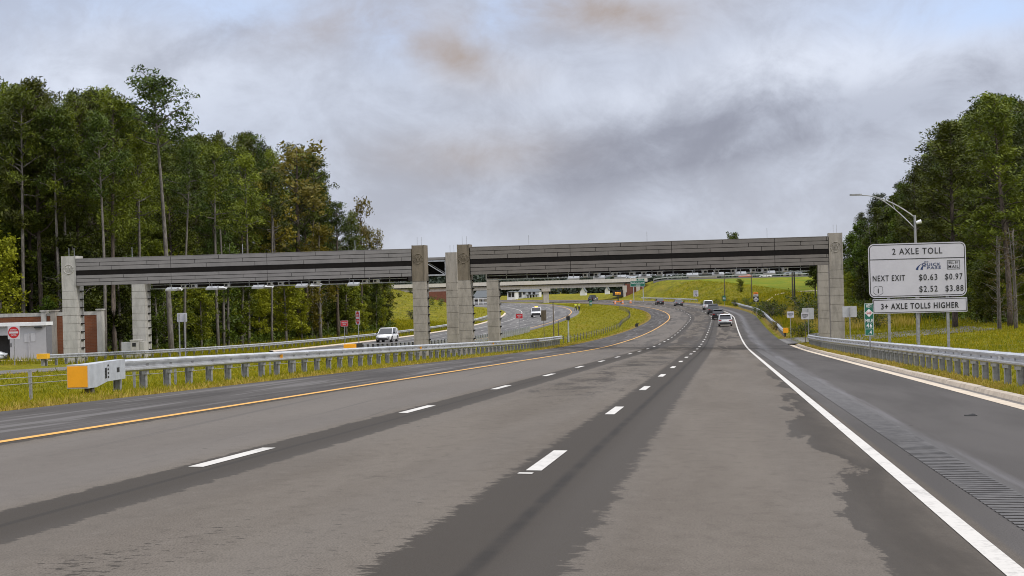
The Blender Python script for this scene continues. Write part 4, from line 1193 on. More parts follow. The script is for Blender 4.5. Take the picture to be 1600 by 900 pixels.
# ------------------------------------------------------------------ poles and roadside pieces
def pole(label, px, py_top, py_base, Y, rad, m, cat='utility pole', name='utility_pole', arm=False, box=None):
    a = at(px, py_base, Y); b = at(px, py_top, Y); g_ = min(gz(a.x, Y), a.z)
    t = thing(name, label, cat, (a.x, Y, g_)); h = b.z - g_
    q = MB(); q.tube([(0, 0, -.5), (0, 0, h)], [rad, rad * .75], 8); q.build('pole', m, t)
    q = MB(); q.tube([(0, 0, h), (0, 0, h + .15)], rad * .6, 8); q.build('cap', M_trim, t)
    if arm: q = MB(); q.box(-1.1, 1.1, -.08, .08, h - .7, h - .55); q.build('cross_arm', m, t)
    if box: q = MB(); q.box(-box / 2, box / 2, -.2, .2, h - box * 1.2, h); q.build('signal_head', M_trim, t)
    return t
pole('thin dark utility pole on the right hillside, left of the shield sign', 1174.5, 426, 456, 430, .13, M_wood)
pole('paler timber utility pole beside a dark one on the lawn', 1238.8, 426, 464, 400, .2, M_wood)
pole('darker utility pole beside a paler timber one on the lawn', 1242, 424, 470, 350, .16, M_trim)
pole('thin dark pole on the slope under the long tan building', 1132, 428, 446, 470, .13, M_wood)
pole('slim dark pole with a pale foot on the median grass', 865.3, 474, 519, 190, .07, M_brown, 'post', 'slim_pole')
pole('short plain stake beside the slim dark pole on the median', 872.8, 504, 526, 172, .055, M_brown, 'stake', 'stake')
pole('pale steel pole with a small camera box on the median grass', 888.5, 494, 529, 178, .085, M_steel, 'camera pole', 'camera_pole', box=.34)
mk = thing('drain_marker', 'small black drain box on the median grass near the curve of the lanes', 'drain marker', tuple(at(994.6, 501.5, 262)))
mk.location.z = gz(mk.location.x, 262)
q = MB(); q.box(-.22, .22, -.2, .2, 0, .38); q.box(-.14, .3, -.1, .3, .38, .5); q.build('box', M_trim, mk)

# variable message board on its trailer, with drums
YV = 505
a = at(965.5, 458, YV); vg = gz(a.x, YV); w = 16.5 * YV / 2770; h = 8.6 * YV / 2770
vb = thing('message_board', 'black message board trailer showing amber text at the road edge by the overpass', 'message board', (a.x, YV, vg))
z = max(a.z - vg, 1.9)
q = MB(); q.box(-w / 2, w / 2, -.1, .1, z - h / 2, z + h / 2); pb = q.build('screen', M_trim, vb)
text('EVENT', M_amberled, pb, 0, z + h * .10, h * .17, w * .52, y=-.12); text('AHEAD', M_amberled, pb, 0, z - h * .14, h * .17, w * .52, y=-.12)
q = MB(); q.box(-.15, .15, -.1, .1, .5, z - h / 2); q.build('mast', M_trim, vb)
q = MB(); q.box(-1.3, 1.3, -.6, .6, .45, .75); q.build('trailer', M_orange, vb)
q = MB(); q.tube([(-1.0, -.62, .33), (-1.0, -.45, .33)], .33, 12); q.tube([(1.0, -.62, .33), (1.0, -.45, .33)], .33, 12); q.build('wheel', M_rubber, vb)
def drum(label, px, Y):
    x = at(px, 465, Y).x; t = thing('traffic_drum', label, 'traffic drum', (x, Y, gz(x, Y)), 0, 'orange traffic drums')
    for i, (z0, z1, m) in enumerate(((.0, .28, M_orange), (.28, .46, M_wpanel), (.46, .64, M_orange), (.64, .82, M_wpanel), (.82, 1.0, M_orange))):
        q = MB(); q.tube([(0, 0, z0), (0, 0, z1)], [.29 - .06 * z0, .29 - .06 * z1], 12); q.build('band', m, t)
drum('orange and white traffic drum just left of the message board mast', 960.8, 498)
drum('orange and white traffic drum just right of the message board mast', 972.5, 500)
drum('orange and white traffic drum at the guardrail right of the message board', 985, 505)

# pale drive and path across the lawn
def strip_path(pts_px, wid):
    mb = MB(); prev = None
    for i in range(len(pts_px) * 6 - 5):
        u = i / 6; j = min(int(u), len(pts_px) - 2); f = u - j
        (x0, Y0), (x1, Y1) = pts_px[j], pts_px[j + 1]
        Y = Y0 + (Y1 - Y0) * f; X = at(x0 + (x1 - x0) * f, 465, Y).x
        b = mb.verts([(X, Y, gz(X, Y) + .08), (X, Y + wid, gz(X, Y + wid) + .08)])
        if prev is not None: mb.face((prev, b, b + 1, prev + 1))
        prev = b
    return mb
struct(strip_path([(1196, 405), (1212, 425), (1240, 432), (1300, 436)], 3.4).build('path', M_curb))
struct(strip_path([(1222, 352), (1250, 346), (1300, 342)], 3.2).build('path', M_curb))
# ------------------------------------------------------------------ vehicles (local +Y is forward, origin on the ground)
def wheel_meshes(r, w):
    a = MB(); a.tube([(-w / 2, 0, 0), (-w / 2 + .03, 0, 0), (w / 2 - .03, 0, 0), (w / 2, 0, 0)], [r - .035, r, r, r - .035], 20)
    b = MB(); b.tube([(-w / 2 - .006, 0, 0), (w / 2 + .006, 0, 0)], r * .62, 14)
    return a.mesh('tyre', M_rubber, True), b.mesh('rim', M_rim)
def ring(y, hw, z0, z1, r=.12, tuck=.06):
    """rounded body cross-section at station y"""
    return [(-hw + tuck, y, z0), (hw - tuck, y, z0), (hw, y, z0 + r * 1.2), (hw, y, z1 - r), (hw - r * .8, y, z1), (-hw + r * .8, y, z1), (-hw, y, z1 - r), (-hw, y, z0 + r * 1.2)]
def cabin(y, hb, ht, zb, zt):
    return [(-hb, y, zb), (hb, y, zb), (ht, y, zt - .05), (ht - .08, y, zt), (-ht + .08, y, zt), (-ht, y, zt - .05)]
def make_car(name, label, cat, kind, paint, loc, rz, L=4.7, W=1.86, H=1.68, group=None, beacon=False, back_rack=False):
    t = thing(name, label, cat, loc, rz, group)
    hw = W / 2; belt = {'suv': .99, 'sedan': .90, 'pickup': 1.12}[kind]; cl = {'suv': .24, 'sedan': .19, 'pickup': .33}[kind]
    rad = {'suv': .36, 'sedan': .33, 'pickup': .40}[kind]
    yf, yb = L / 2, -L / 2
    b = MB()
    if kind == 'pickup': st = [(yb, hw - .04, cl + .22, belt - .06), (yb + .06, hw - .01, cl + .1, belt - .02), (yb + 1.2, hw, cl, belt), (0, hw, cl, belt), (yf - 1.5, hw, cl, belt + .02), (yf - .5, hw - .03, cl + .03, belt - .02), (yf - .1, hw - .1, cl + .1, belt - .12), (yf, hw - .2, cl + .22, belt - .25)]
    elif kind == 'suv': st = [(yb, hw - .12, cl + .22, belt - .12), (yb + .07, hw - .05, cl + .1, belt - .03), (yb + .6, hw, cl, belt), (0, hw, cl, belt), (yf - 1.35, hw, cl, belt), (yf - .6, hw - .04, cl + .02, belt - .08), (yf - .15, hw - .14, cl + .08, belt - .24), (yf, hw - .28, cl + .2, belt - .40)]
    else: st = [(yb, hw - .14, cl + .2, belt - .08), (yb + .08, hw - .06, cl + .08, belt + .03), (yb + .7, hw, cl, belt + .04), (0, hw, cl, belt), (yf - 1.2, hw, cl, belt), (yf - .5, hw - .05, cl + .02, belt - .10), (yf - .12, hw - .16, cl + .08, belt - .24), (yf, hw - .3, cl + .18, belt - .38)]
    b.loft([ring(y, w, z0, z1) for y, w, z0, z1 in st]); body = b.build('body', paint, t, True)
    # greenhouse
    if kind == 'suv': g = [(yb + .10, belt - .03, .02), (yb + .42, H - .10, .16), (yb + .9, H - .01, .18), (.3, H, .18), (yf - 1.95, H - .06, .18), (yf - 1.1, belt + .0, .05)]
    elif kind == 'sedan': g = [(yb + .62, belt + .03, .04), (yb + 1.35, H - .06, .2), (yb + 1.9, H, .22), (.2, H, .22), (.55, H - .05, .2), (yf - 1.15, belt - .0, .06)]
    else: g = [(-.55, belt - .02, .05), (-.42, H - .10, .15), (-.2, H, .17), (.7, H, .17), (1.0, H - .05, .16), (yf - 1.45, belt + .0, .05)]
    gb = MB(); gb.loft([cabin(y, hw - .05, hw - tk - (0 if zt > belt + .2 else 0), belt - .04, max(zt, belt + .01)) for y, zt, tk in g]); gl_ = gb.build('windows', M_glass, t)
    top = [(y, zt, tk) for y, zt, tk in g if zt > belt + .3]
    rf = MB(); rf.loft([[(-hw + tk + .04, y, zt - .07), (hw - tk - .04, y, zt - .07), (hw - tk + .012, y, zt - .045), (hw - tk - .06, y, zt + .018), (-hw + tk + .06, y, zt + .018), (-hw + tk - .012, y, zt - .045)] for y, zt, tk in top]); rf.build('roof', paint, t, True)
    pl_ = MB()
    a0, a1 = g[0], top[0]; f0, f1 = g[-1], top[-1]
    for sx in (-1, 1):
        pl_.bar((sx * (hw - .07), a0[0], max(a0[1], belt - .02)), (sx * (hw - a1[2] - .01), a1[0], a1[1] - .03), .10, .05)
        pl_.bar((sx * (hw - .07), f0[0] - .03, belt), (sx * (hw - f1[2] - .01), f1[0], f1[1] - .03), .07, .05)
        ym = (top[0][0] + top[-1][0]) / 2 + .1
        pl_.bar((sx * (hw - .045), ym, belt - .02), (sx * (hw - .18), ym, H - .05), .03, .09)
        if kind == 'suv': pl_.bar((sx * (hw - .045), yb + .85, belt - .02), (sx * (hw - .18), yb + .95, H - .06), .03, .22)
    pl_.build('pillar', paint, t)
    tm, rm_ = wheel_meshes(rad, .23)
    for sx in (-1, 1):
        for y in (yf - .92, yb + .95):
            ar = MB(); ar.tube([(sx * (hw - .24), y, rad), (sx * (hw + .006), y, rad)], rad + .06, 18); ar.build('wheel_arch', M_trim, t)
            w = inst('wheel', tm, t, (sx * (hw - .10), y, rad)); inst('rim', rm_, w)
    def bx(nm, m, *a):
        q = MB(); q.box(*a); return q.build(nm, m, t)
    zl = belt - .12
    for sx in (-1, 1):
        if kind == 'pickup': bx('tail_light', M_tail, *sorted((sx * (hw - .02), sx * (hw - .16))), yb - .02, yb + .1, belt - .42, belt - .08)
        else: bx('tail_light', M_tail, *sorted((sx * (hw - .03), sx * (hw - .42))), yb - .012, yb + .14, belt - .20, belt - .07)
        bx('headlight', M_headl, *sorted((sx * (hw - .10), sx * (hw - .48))), yf - .28, yf - .02, belt - .36, belt - .24)
        mi = MB(); mi.loft([[(sx * (hw + .0 + q), yf - 1.55 + d_, belt + .05 + z) for q, z in ((0, 0), (.2, .0), (.2, .16), (0, .16))] for d_ in (0, .12)]); mi.build('mirror', paint if paint != M_paint_w else M_trim, t)
    bx('rear_bumper', M_trim if kind != 'pickup' else M_steel, -hw + .12, hw - .12, yb - .05, yb + .1, cl + .10, cl + .34)
    bx('front_grille', M_trim, -hw + (.42 if kind != 'pickup' else .18), hw - (.42 if kind != 'pickup' else .18), yf - .12, yf + .016, cl + (.22 if kind != 'pickup' else .05), belt - (.44 if kind != 'pickup' else .30))
    bx('number_plate', M_plate, -.16, .16, yb - .065, yb - .052, cl + .36 if kind != 'suv' else belt - .32, cl + .48 if kind != 'suv' else belt - .20)
    bx('front_intake', M_trim, -hw + .30, hw - .30, yf - .14, yf + .004, cl + .06, cl + .18)
    if kind == 'suv': bx('rear_spoiler', paint, -hw + .24, hw - .24, yb + .22, yb + .5, H - .10, H - .05)
    if kind == 'pickup':
        bx('load_bed', M_trim, -hw + .12, hw - .12, yb + .12, -.6, belt - .03, belt + .012)
    if beacon: bx('beacon_bar', M_beacon, -.3, .3, .2, .45, H + .02, H + .20)
    return t
def on_lane(s, o, zf=road_z):
    X, Y = pt(s, o); return (float(X), float(Y), float(zf(s, o)) + .006)
make_car('white_suv', 'white SUV seen from behind, nearest in the right lane past the gantry', 'car', 'suv', M_paint_w, on_lane(249, .15), heading(249), 4.6, 1.88, 1.68, 'cars driving away')
make_car('black_suv', 'black SUV with a pale plate, second in the right lane queue', 'car', 'suv', M_paint_k, on_lane(293, -1.0), heading(293) + .01, 4.6, 1.86, 1.64, 'cars driving away')
make_car('dark_suv', 'tall dark SUV ahead of the black one, third in the right lane queue', 'car', 'suv', M_paint_g, on_lane(332, -1.2), heading(332) + .01, 4.9, 1.98, 1.86, 'cars driving away')
make_car('white_pickup', 'white pickup truck seen from behind at the front of the right lane queue', 'pickup truck', 'pickup', M_paint_w, on_lane(372, -.1), heading(372) + .02, 5.8, 2.02, 1.95, 'cars driving away')
make_car('dark_sedan', 'dark car in the distance on the curve, rightmost of the two side by side', 'car', 'sedan', M_paint_s, on_lane(432, -1.6), heading(432), 4.8, 1.86, 1.5, 'cars driving away')
make_car('dark_sedan', 'dark car in the distance on the curve, leftmost of the two side by side', 'car', 'sedan', M_paint_k, on_lane(462, -2.9), heading(462), 4.8, 1.86, 1.5, 'cars driving away')
make_car('dark_pickup', 'small dark pickup far off on the curve, left of the overpass message board', 'pickup truck', 'pickup', M_paint_k, on_lane(603, 1.2), heading(603) + .1, 5.6, 2.0, 1.9, 'cars driving away')
make_car('white_crossover', 'white crossover coming towards us on the oncoming road, left of the centre gantry leg', 'car', 'suv', M_paint_w, on_lane(208, -39.9, on_z), math.pi - .04, 4.6, 1.88, 1.68)
make_car('beacon_pickup', 'white pickup truck with an amber roof beacon on the oncoming curve', 'pickup truck', 'pickup', M_paint_w, on_lane(352, -35.2, on_z), math.pi + heading(352), 5.8, 2.02, 1.95, beacon=True)
xx = at(-4, 570, 132).x
make_car('parked_car', 'silver white car cut by the left frame edge, parked beside the grey shed', 'car', 'sedan', M_paint_w, (xx - 1.75, 132, gz(xx, 132) + .05), R(-78), 4.6, 1.84, 1.48)
p = at_d(1196, 433.6, 640); make_car('far_car', 'tiny white car on the crossing road under the right of the gantry', 'car', 'sedan', M_paint_w, (p.x, p.y, p.z - .1), R(90), 4.6, 1.84, 1.5)

# ------------------------------------------------------------------ two workers on the oncoming shoulder
def skin_mesh(name, nodes, edges, m, root=0, sub=2):
    me = bpy.data.meshes.new(name); me.from_pydata([n[0] for n in nodes], edges, []); o = bpy.data.objects.new(name, me); col.objects.link(o)
    md = o.modifiers.new('skin', 'SKIN'); md.use_smooth_shade = True
    for i, n in enumerate(nodes):
        sv = me.skin_vertices[0].data[i]; r = n[1]; sv.radius = r if isinstance(r, tuple) else (r, r); sv.use_root = (i == root)
    ss_ = o.modifiers.new('sub', 'SUBSURF'); ss_.levels = sub; ss_.render_levels = sub
    dg = bpy.context.evaluated_depsgraph_get(); me2 = bpy.data.meshes.new_from_object(o.evaluated_get(dg))
    bpy.data.objects.remove(o); me2.materials.clear(); me2.materials.append(m); me2.name = name
    me2.polygons.foreach_set('use_smooth', [True] * len(me2.polygons)); return me2
def worker(label, loc, rz, pose):
    t = thing('person', label, 'person', loc, rz, None)
    sp, arm = pose
    # one continuous body: pelvis, spine, neck, head, legs, arms, hands with fingers
    N = [((0, 0, .95), (.15, .11))]; E_ = []
    def add(pos, r, par): N.append((pos, r)); E_.append((par, len(N) - 1)); return len(N) - 1
    c1 = add((0, .0, 1.15), (.15, .10), 0); c2 = add((0, .01, 1.38), (.17, .11), c1); nk = add((0, .02, 1.52), .055, c2); hd = add((0, .035, 1.64), (.078, .095), nk); add((0, .03, 1.745), (.06, .075), hd)
    for sx in (-1, 1):
        h = add((sx * .10, 0, .88), .095, 0); k = add((sx * (.11 + sp), .02, .49), .065, h); a = add((sx * (.12 + sp * 1.6), -.01, .09), .045, k); add((sx * (.13 + sp * 1.6), .15, .035), (.045, .03), a)
        s_ = add((sx * .20, .0, 1.42), .062, c2)
        if arm == 0 or sx > 0: el = (sx * .27, -.03, 1.15); wr = (sx * .25, .10, .93)
        else: el = (sx * .30, .10, 1.18); wr = (sx * .16, .30, 1.25)
        e = add(el, .046, s_); w = add(wr, .033, e)
        d_ = (Vector(wr) - Vector(el)).normalized(); hp = Vector(wr) + d_ * .07; h_ = add(tuple(hp), (.04, .025), w)
        side = d_.cross(Vector((sx, 0, 0.01))).normalized()
        for i in range(4):
            f0 = hp + side * (.012 + .018 * (i - 1.5)) + d_ * .045; f1 = f0 + d_ * (.035 + .008 * (1 if i in (1, 2) else 0)) + Vector((-sx * .012, 0, 0))
            q = add(tuple(f0), .0095, h_); add(tuple(f1), .008, q)
        q = add(tuple(Vector(wr) + d_ * .04 + side * .045), .011, w); add(tuple(Vector(wr) + d_ * .075 + side * .06), .009, q)
    inst('body', skin_mesh('body', N, E_, M_skin), t)
    v = MB(); v.loft([[(math.cos(a_) * rx, math.sin(a_) * ry + .005, z) for a_ in [2 * math.pi * k / 16 for k in range(16)]] for z, rx, ry in ((.93, .19, .145), (1.1, .19, .14), (1.3, .215, .15), (1.42, .225, .14), (1.49, .12, .10))]); v.build('vest', M_vest, t, True)
    v = MB(); v.loft([[(math.cos(a_) * rx, math.sin(a_) * ry + .005, z) for a_ in [2 * math.pi * k / 16 for k in range(16)]] for z, rx, ry in ((1.10, .196, .146), (1.15, .198, .147))]); v.build('reflective_band', M_white, t, True)
    for sx in (-1, 1):
        g = MB(); g.tube([(sx * .085, 0, .98), (sx * .10, 0, .86), (sx * (.11 + sp), .02, .49), (sx * (.12 + sp * 1.6), -.01, .10)], [.125, .12, .09, .075], 12); g.build('trouser_leg', M_trouser, t, True)
        g = MB(); g.loft([[(sx * (.13 + sp * 1.6) + a_ * w_, y, z) for a_, z in ((-1, 0), (1, 0), (1, h_), (-1, h_))] for y, w_, h_ in ((-.09, .045, .1), (.02, .055, .11), (.15, .055, .07), (.2, .03, .04))]); g.build('boot', M_shoe, t)
        el = (sx * .27, -.03, 1.15) if arm == 0 or sx > 0 else (sx * .30, .10, 1.18)
        g = MB(); g.tube([(sx * .18, 0, 1.43), (sx * .23, -.01, 1.32), el], [.085, .078, .066], 10); g.build('sleeve', M_vest, t, True)
        e_ = MB(); e_.tube([(sx * .032, .118, 1.665), (sx * .032, .128, 1.665)], .013, 8); e_.build('eye', M_black, t)
        e_ = MB(); e_.tube([(sx * .079, .03, 1.64), (sx * .092, .02, 1.655)], [.02, .026], 8); e_.build('ear', M_skin, t)
    n_ = MB(); n_.loft([[(-.012, .115, 1.655), (.012, .115, 1.655), (0, .125, 1.665)], [(-.017, .12, 1.625), (.017, .12, 1.625), (0, .15, 1.63)]]); n_.build('nose', M_skin, t)
    n_ = MB(); n_.box(-.026, .026, .112, .124, 1.592, 1.602); n_.build('mouth', M_tail, t)
    hr = MB(); hr.loft([[(math.cos(a_) * r_x, math.sin(a_) * r_y + .02, z) for a_ in [2 * math.pi * k / 14 for k in range(14)]] for z, r_x, r_y in ((1.70, .096, .112), (1.75, .088, .10), (1.79, .055, .065), (1.805, .015, .02))]); hr.build('hair', M_hair, t, True)
for lab, px, rz_, ps in (('worker in yellow vest standing left of the other worker on the oncoming road shoulder', 899.6, R(200), (.05, 1)), ('worker in yellow vest standing right of the other worker on the oncoming road shoulder', 905.2, R(140), (.02, 0))):
    q = at(px, 486, 388); worker(lab, (q.x, q.y, gz(q.x, q.y)), rz_, ps)

# a scrap of tyre on the right shoulder
p = W3(30.8, 4.1); sc = thing('tyre_scrap', 'small black scrap of tyre lying on the right shoulder asphalt', 'road debris', p, .1)
q = MB(); q.loft([[(x, y, z) for y, z in ((-.035, .004), (.035, .004), (.02, .03 + .012 * math.sin(x * 30)), (-.02, .025))] for x in (-.09, -.05, 0, .05, .09)]); q.build('tread', M_rubber, sc)
q = MB(); q.box(.07, .12, -.02, .03, .004, .014); q.build('flap', M_rubber, sc)
# ------------------------------------------------------------------ trees
def leaf_mat(name, c1, c2, c3=None, trans=.3):
    m, t, p = principled(name)
    g = t.n.new('ShaderNodeNewGeometry'); oi = t.n.new('ShaderNodeObjectInfo')
    n = t.noise(t.coord(), .55, 4, .6)
    f = t.add(t.mul(g.outputs['Random Per Island'], .45), t.mul(t.smooth(n, .3, .7), .55))
    cc = t.mix(f, c1, c2)
    if c3: cc = t.mix(t.smooth(t.add(t.mul(oi.outputs['Random'], .6), t.mul(n, .55)), .55, .95), cc, c3)
    hv = t.n.new('ShaderNodeHueSaturation'); t.l.new(cc, hv.inputs['Color'])
    t.l.new(t.smooth(oi.outputs['Random'], 0, 1, .62, 1.45), hv.inputs['Value']); t.l.new(t.smooth(oi.outputs['Random'], 0, 1, .478, .512), hv.inputs['Hue'])
    t.l.new(hv.outputs[0], p.inputs['Base Color']); p.inputs['Roughness'].default_value = .6; p.inputs['Specular IOR Level'].default_value = .25
    tr = t.n.new('ShaderNodeBsdfTranslucent'); t.l.new(hv.outputs[0], tr.inputs['Color'])
    mx = t.n.new('ShaderNodeMixShader'); mx.inputs[0].default_value = trans
    t.l.new(p.outputs[0], mx.inputs[1]); t.l.new(tr.outputs[0], mx.inputs[2])
    t.l.new(mx.outputs[0], t.n['Material Output'].inputs['Surface'])
    return m
M_pine = leaf_mat('pine needles', (.018, .027, .004), (.135, .172, .011), (.175, .190, .014), .2)
M_pine2 = leaf_mat('dark pine needles', (.014, .024, .005), (.092, .126, .011), None, .2)
M_leaf = leaf_mat('broad leaves', (.028, .044, .004), (.185, .225, .011), (.23, .22, .013), .3)
M_leafd = leaf_mat('deep green leaves', (.016, .028, .005), (.108, .145, .010), None, .25)
M_leafy = leaf_mat('yellowing leaves', (.10, .10, .012), (.235, .20, .018), (.19, .12, .020), .35)
M_leafb = leaf_mat('brown thinning leaves', (.085, .075, .016), (.185, .145, .028), None, .3)
M_far = leaf_mat('haze tinted far leaves', (.040, .062, .045), (.070, .095, .062), None, .1)  # bluish haze of distance put into the leaf colour
def bark(name, c, c2):
    m, t, p = principled(name); v = t.coord(); x, y, z = t.xyz(v)
    n = t.noise(t.comb(t.mul(x, 3), t.mul(y, 3), t.mul(z, .8)), 3.0, 5, .7)
    t.l.new(t.mix(t.smooth(n, .35, .65), c, c2), p.inputs['Base Color']); p.inputs['Roughness'].default_value = .9
    t.l.new(t.bump(n, .6, .04), p.inputs['Normal']); return m
M_bark = bark('pine bark', (.045, .034, .026), (.13, .10, .078))
M_barkg = bark('grey bark', (.08, .07, .06), (.20, .178, .155))

def leaves(name, cen, size, m, rng, asp=.45, up=.25, jitter=.3):
    """many small leaf faces; cen (N,3)"""
    N = len(cen)
    nrm = rng.normal(size=(N, 3)); nrm[:, 2] = np.abs(nrm[:, 2]) + up; nrm /= np.linalg.norm(nrm, axis=1)[:, None]
    a = np.cross(nrm, rng.normal(size=(N, 3))); a /= np.linalg.norm(a, axis=1)[:, None] + 1e-9
    b = np.cross(nrm, a)
    s = size * (1 + jitter * rng.normal(size=N)).clip(.5, 1.7); L = (a * s[:, None]); Wd = b * (s * asp)[:, None]
    v = np.empty((N, 4, 3)); v[:, 0] = cen - L; v[:, 1] = cen - Wd * 1.0 + L * .15; v[:, 2] = cen + L; v[:, 3] = cen + Wd + L * .15
    me = bpy.data.meshes.new(name); me.vertices.add(N * 4); me.vertices.foreach_set('co', v.ravel())
    me.loops.add(N * 4); me.loops.foreach_set('vertex_index', np.arange(N * 4, dtype=np.int32))
    me.polygons.add(N); me.polygons.foreach_set('loop_start', np.arange(0, N * 4, 4, dtype=np.int32)); me.update(calc_edges=True)
    me.materials.append(m); return me

def make_pine(seed, crown0=.45, spread=3.4, limbs=34, dens=42, m=M_pine, lean=0.0, bk=M_bark, flat=.45, rag=1.0, f0=.38, tr_=.21, topx=.55):
    """unit: 20 m high; returns trunk and crown meshes"""
    rng = np.random.default_rng(seed); h = 20.0
    tr = MB(); sw = rng.normal(0, .22, 2); ph = rng.uniform(0, 6, 2)
    def axis(u): return Vector((sw[0] * math.sin(u * 3 + ph[0]) + lean * u * h, sw[1] * math.sin(u * 3 + ph[1]), u * h))
    base = axis(0); ax = lambda u: axis(u) - Vector((base.x, base.y, 0))
    us = np.linspace(0, .985, 12)
    tr.tube([ax(u) + Vector((0, 0, -.8 if u == 0 else 0)) for u in us], [tr_ * (1 - u) ** .75 + .035 for u in us], 8)
    C = []
    for i in range(limbs):
        u = crown0 + (1 - crown0) * ((i + rng.uniform(0, .9)) / limbs) ** .9
        q = (u - crown0) / (1 - crown0)
        ln = spread * (1.0 - q) ** topx * (.45 + .55 * min(1, q * 3.5 + .35)) * rng.uniform(.55, 1.2)
        az_ = i * 2.4 + rng.normal(0, .5); el = R(rng.uniform(-6, 26) + 32 * q)
        d = Vector((math.cos(az_) * math.cos(el), math.sin(az_) * math.cos(el), math.sin(el)))
        p0 = ax(u); pts = [p0]
        for k in range(1, 5): pts.append(p0 + d * ln * k / 4 + Vector((rng.normal(0, .12), rng.normal(0, .12), .10 * ln * (k / 4) ** 2 + rng.normal(0, .06))))
        tr.tube(pts, [.075 * (1 - u * .5), .06, .045, .03, .015], 4, cap=False)
        nc = max(2, int(ln * 2.1 * rag))
        for k in range(nc):
            f = f0 + (1 - f0) * (k + rng.uniform(0, 1)) / nc
            j = min(int(f * 4), 3); pp = pts[j].lerp(pts[j + 1], f * 4 - j)
            off = Vector((rng.normal(0, .38), rng.normal(0, .38), rng.normal(.12, .2)))
            rc = rng.uniform(.5, 1.0)
            C.append((pp + off, rc)); tr.tube([pts[max(j, 1)], pp + off], [.02, .008], 3, cap=False)
    for k in range(6): C.append((ax(.97) + Vector((rng.normal(0, .5), rng.normal(0, .5), rng.uniform(-.6, .7))), rng.uniform(.4, .7)))
    cen = []
    for p, rc in C:
        n = int(dens * (rc / .65) ** 2); v = rng.normal(size=(n, 3)); v /= np.linalg.norm(v, axis=1)[:, None]
        v *= (rng.uniform(0, 1, n) ** .45)[:, None] * rc; v[:, 2] *= flat + .2; cen.append(v + np.array(p))
    cen = np.concatenate(cen)
    return tr.mesh('trunk', bk, True), leaves('crown', cen, .17, m, rng, .30, .45)

def make_broad(seed, h=12.0, c0=.15, wid=3.2, n_cl=90, dens=46, m=M_leaf, bk=M_barkg, size=.15, gap=0.0, top=1.0, stems=1):
    rng = np.random.default_rng(seed); tr = MB(); C = []
    for st in range(stems):
        bx_, by_ = (rng.normal(0, .25), rng.normal(0, .25)) if stems > 1 else (0, 0)
        sw = rng.normal(0, .5, 2) + np.array([bx_, by_]) * 3
        ax = lambda u: Vector((bx_ + sw[0] * u * u, by_ + sw[1] * u * u, u * h))
        us = np.linspace(0, .96, 9); r0_ = .017 * h / stems ** .4
        tr.tube([ax(u) + Vector((0, 0, -.6 if u == 0 else 0)) for u in us], [r0_ * (1 - u) ** .8 + .012 for u in us], 7)
        nb = int(n_cl / stems / 3.2)
        for i in range(nb):
            u = c0 + (.97 - c0) * (i + rng.uniform(0, 1)) / nb; q = (u - c0) / (1 - c0)
            ln = wid * (math.sin(math.pi * min(1, (.16 + q * .80))) ** .7) * rng.uniform(.5, 1.15) * (top if q > .6 else 1)
            az_ = rng.uniform(0, 6.28); el = R(rng.uniform(12, 55))
            d = Vector((math.cos(az_) * math.cos(el), math.sin(az_) * math.cos(el), math.sin(el)))
            p0 = ax(u * .93); pts = [p0 + d * ln * k / 4 + Vector((rng.normal(0, .12), rng.normal(0, .12), rng.normal(0, .1))) * (k > 0) for k in range(5)]
            tr.tube(pts, [r0_ * .42 * (1 - u) + .02, .03, .024, .016, .008], 4, cap=False)
            for k in range(4 if rng.uniform() > gap else 2):
                f = rng.uniform(.35, 1.05); j = min(int(f * 4), 3); pp = pts[j].lerp(pts[j + 1], min(f * 4 - j, 1)); C.append((pp + Vector(rng.normal(0, .32, 3)), rng.uniform(.4, .95) * (wid / 3.2) ** .5))
    cen = []
    for p, rc in C:
        n = max(6, int(dens * (rc / .7) ** 2)); v = rng.normal(size=(n, 3)); v /= np.linalg.norm(v, axis=1)[:, None]
        v *= (rng.uniform(0, 1, n) ** .5)[:, None] * rc; v[:, 2] *= .75; cen.append(v + np.array(p))
    return tr.mesh('trunk', bk, True), leaves('crown', np.concatenate(cen), size, m, rng, .55, .4)

PINES = [make_pine(11, .36, 4.6, 40), make_pine(12, .44, 4.2, 36), make_pine(13, .30, 4.8, 44), make_pine(14, .48, 4.0, 34, m=M_pine2), make_pine(15, .40, 4.5, 40, m=M_pine2), make_pine(16, .34, 4.2, 40, bk=M_barkg)]
FULL = [make_pine(17, .10, 4.4, 56, 40), make_pine(18, .16, 4.0, 50, 40, m=M_pine2)]
BROADS = [make_broad(21, 12, .10, 3.3, 110), make_broad(22, 12, .14, 2.9, 100, m=M_leafd), make_broad(23, 12, .05, 3.6, 120), make_broad(24, 12, .08, 2.6, 90, m=M_leafd, stems=2)]
YELLOW = make_broad(31, 14, .12, 3.4, 110, 36, M_leafy, gap=.3)
SPARSE = make_broad(32, 16, .35, 3.8, 90, 24, M_leafb, bk=M_bark, size=.16, gap=.4)
def tree(name, label, protos, loc, h, h0, rz, wsc=1.0, group=None, cat='tree', tilt=(0, 0)):
    t = thing(name, label, cat, loc, rz, group); k = h / h0; t.scale = (k * wsc, k * wsc, k); t.rotation_euler = (tilt[0], tilt[1], rz)
    inst('trunk', protos[0], t); inst('crown', protos[1], t); return t

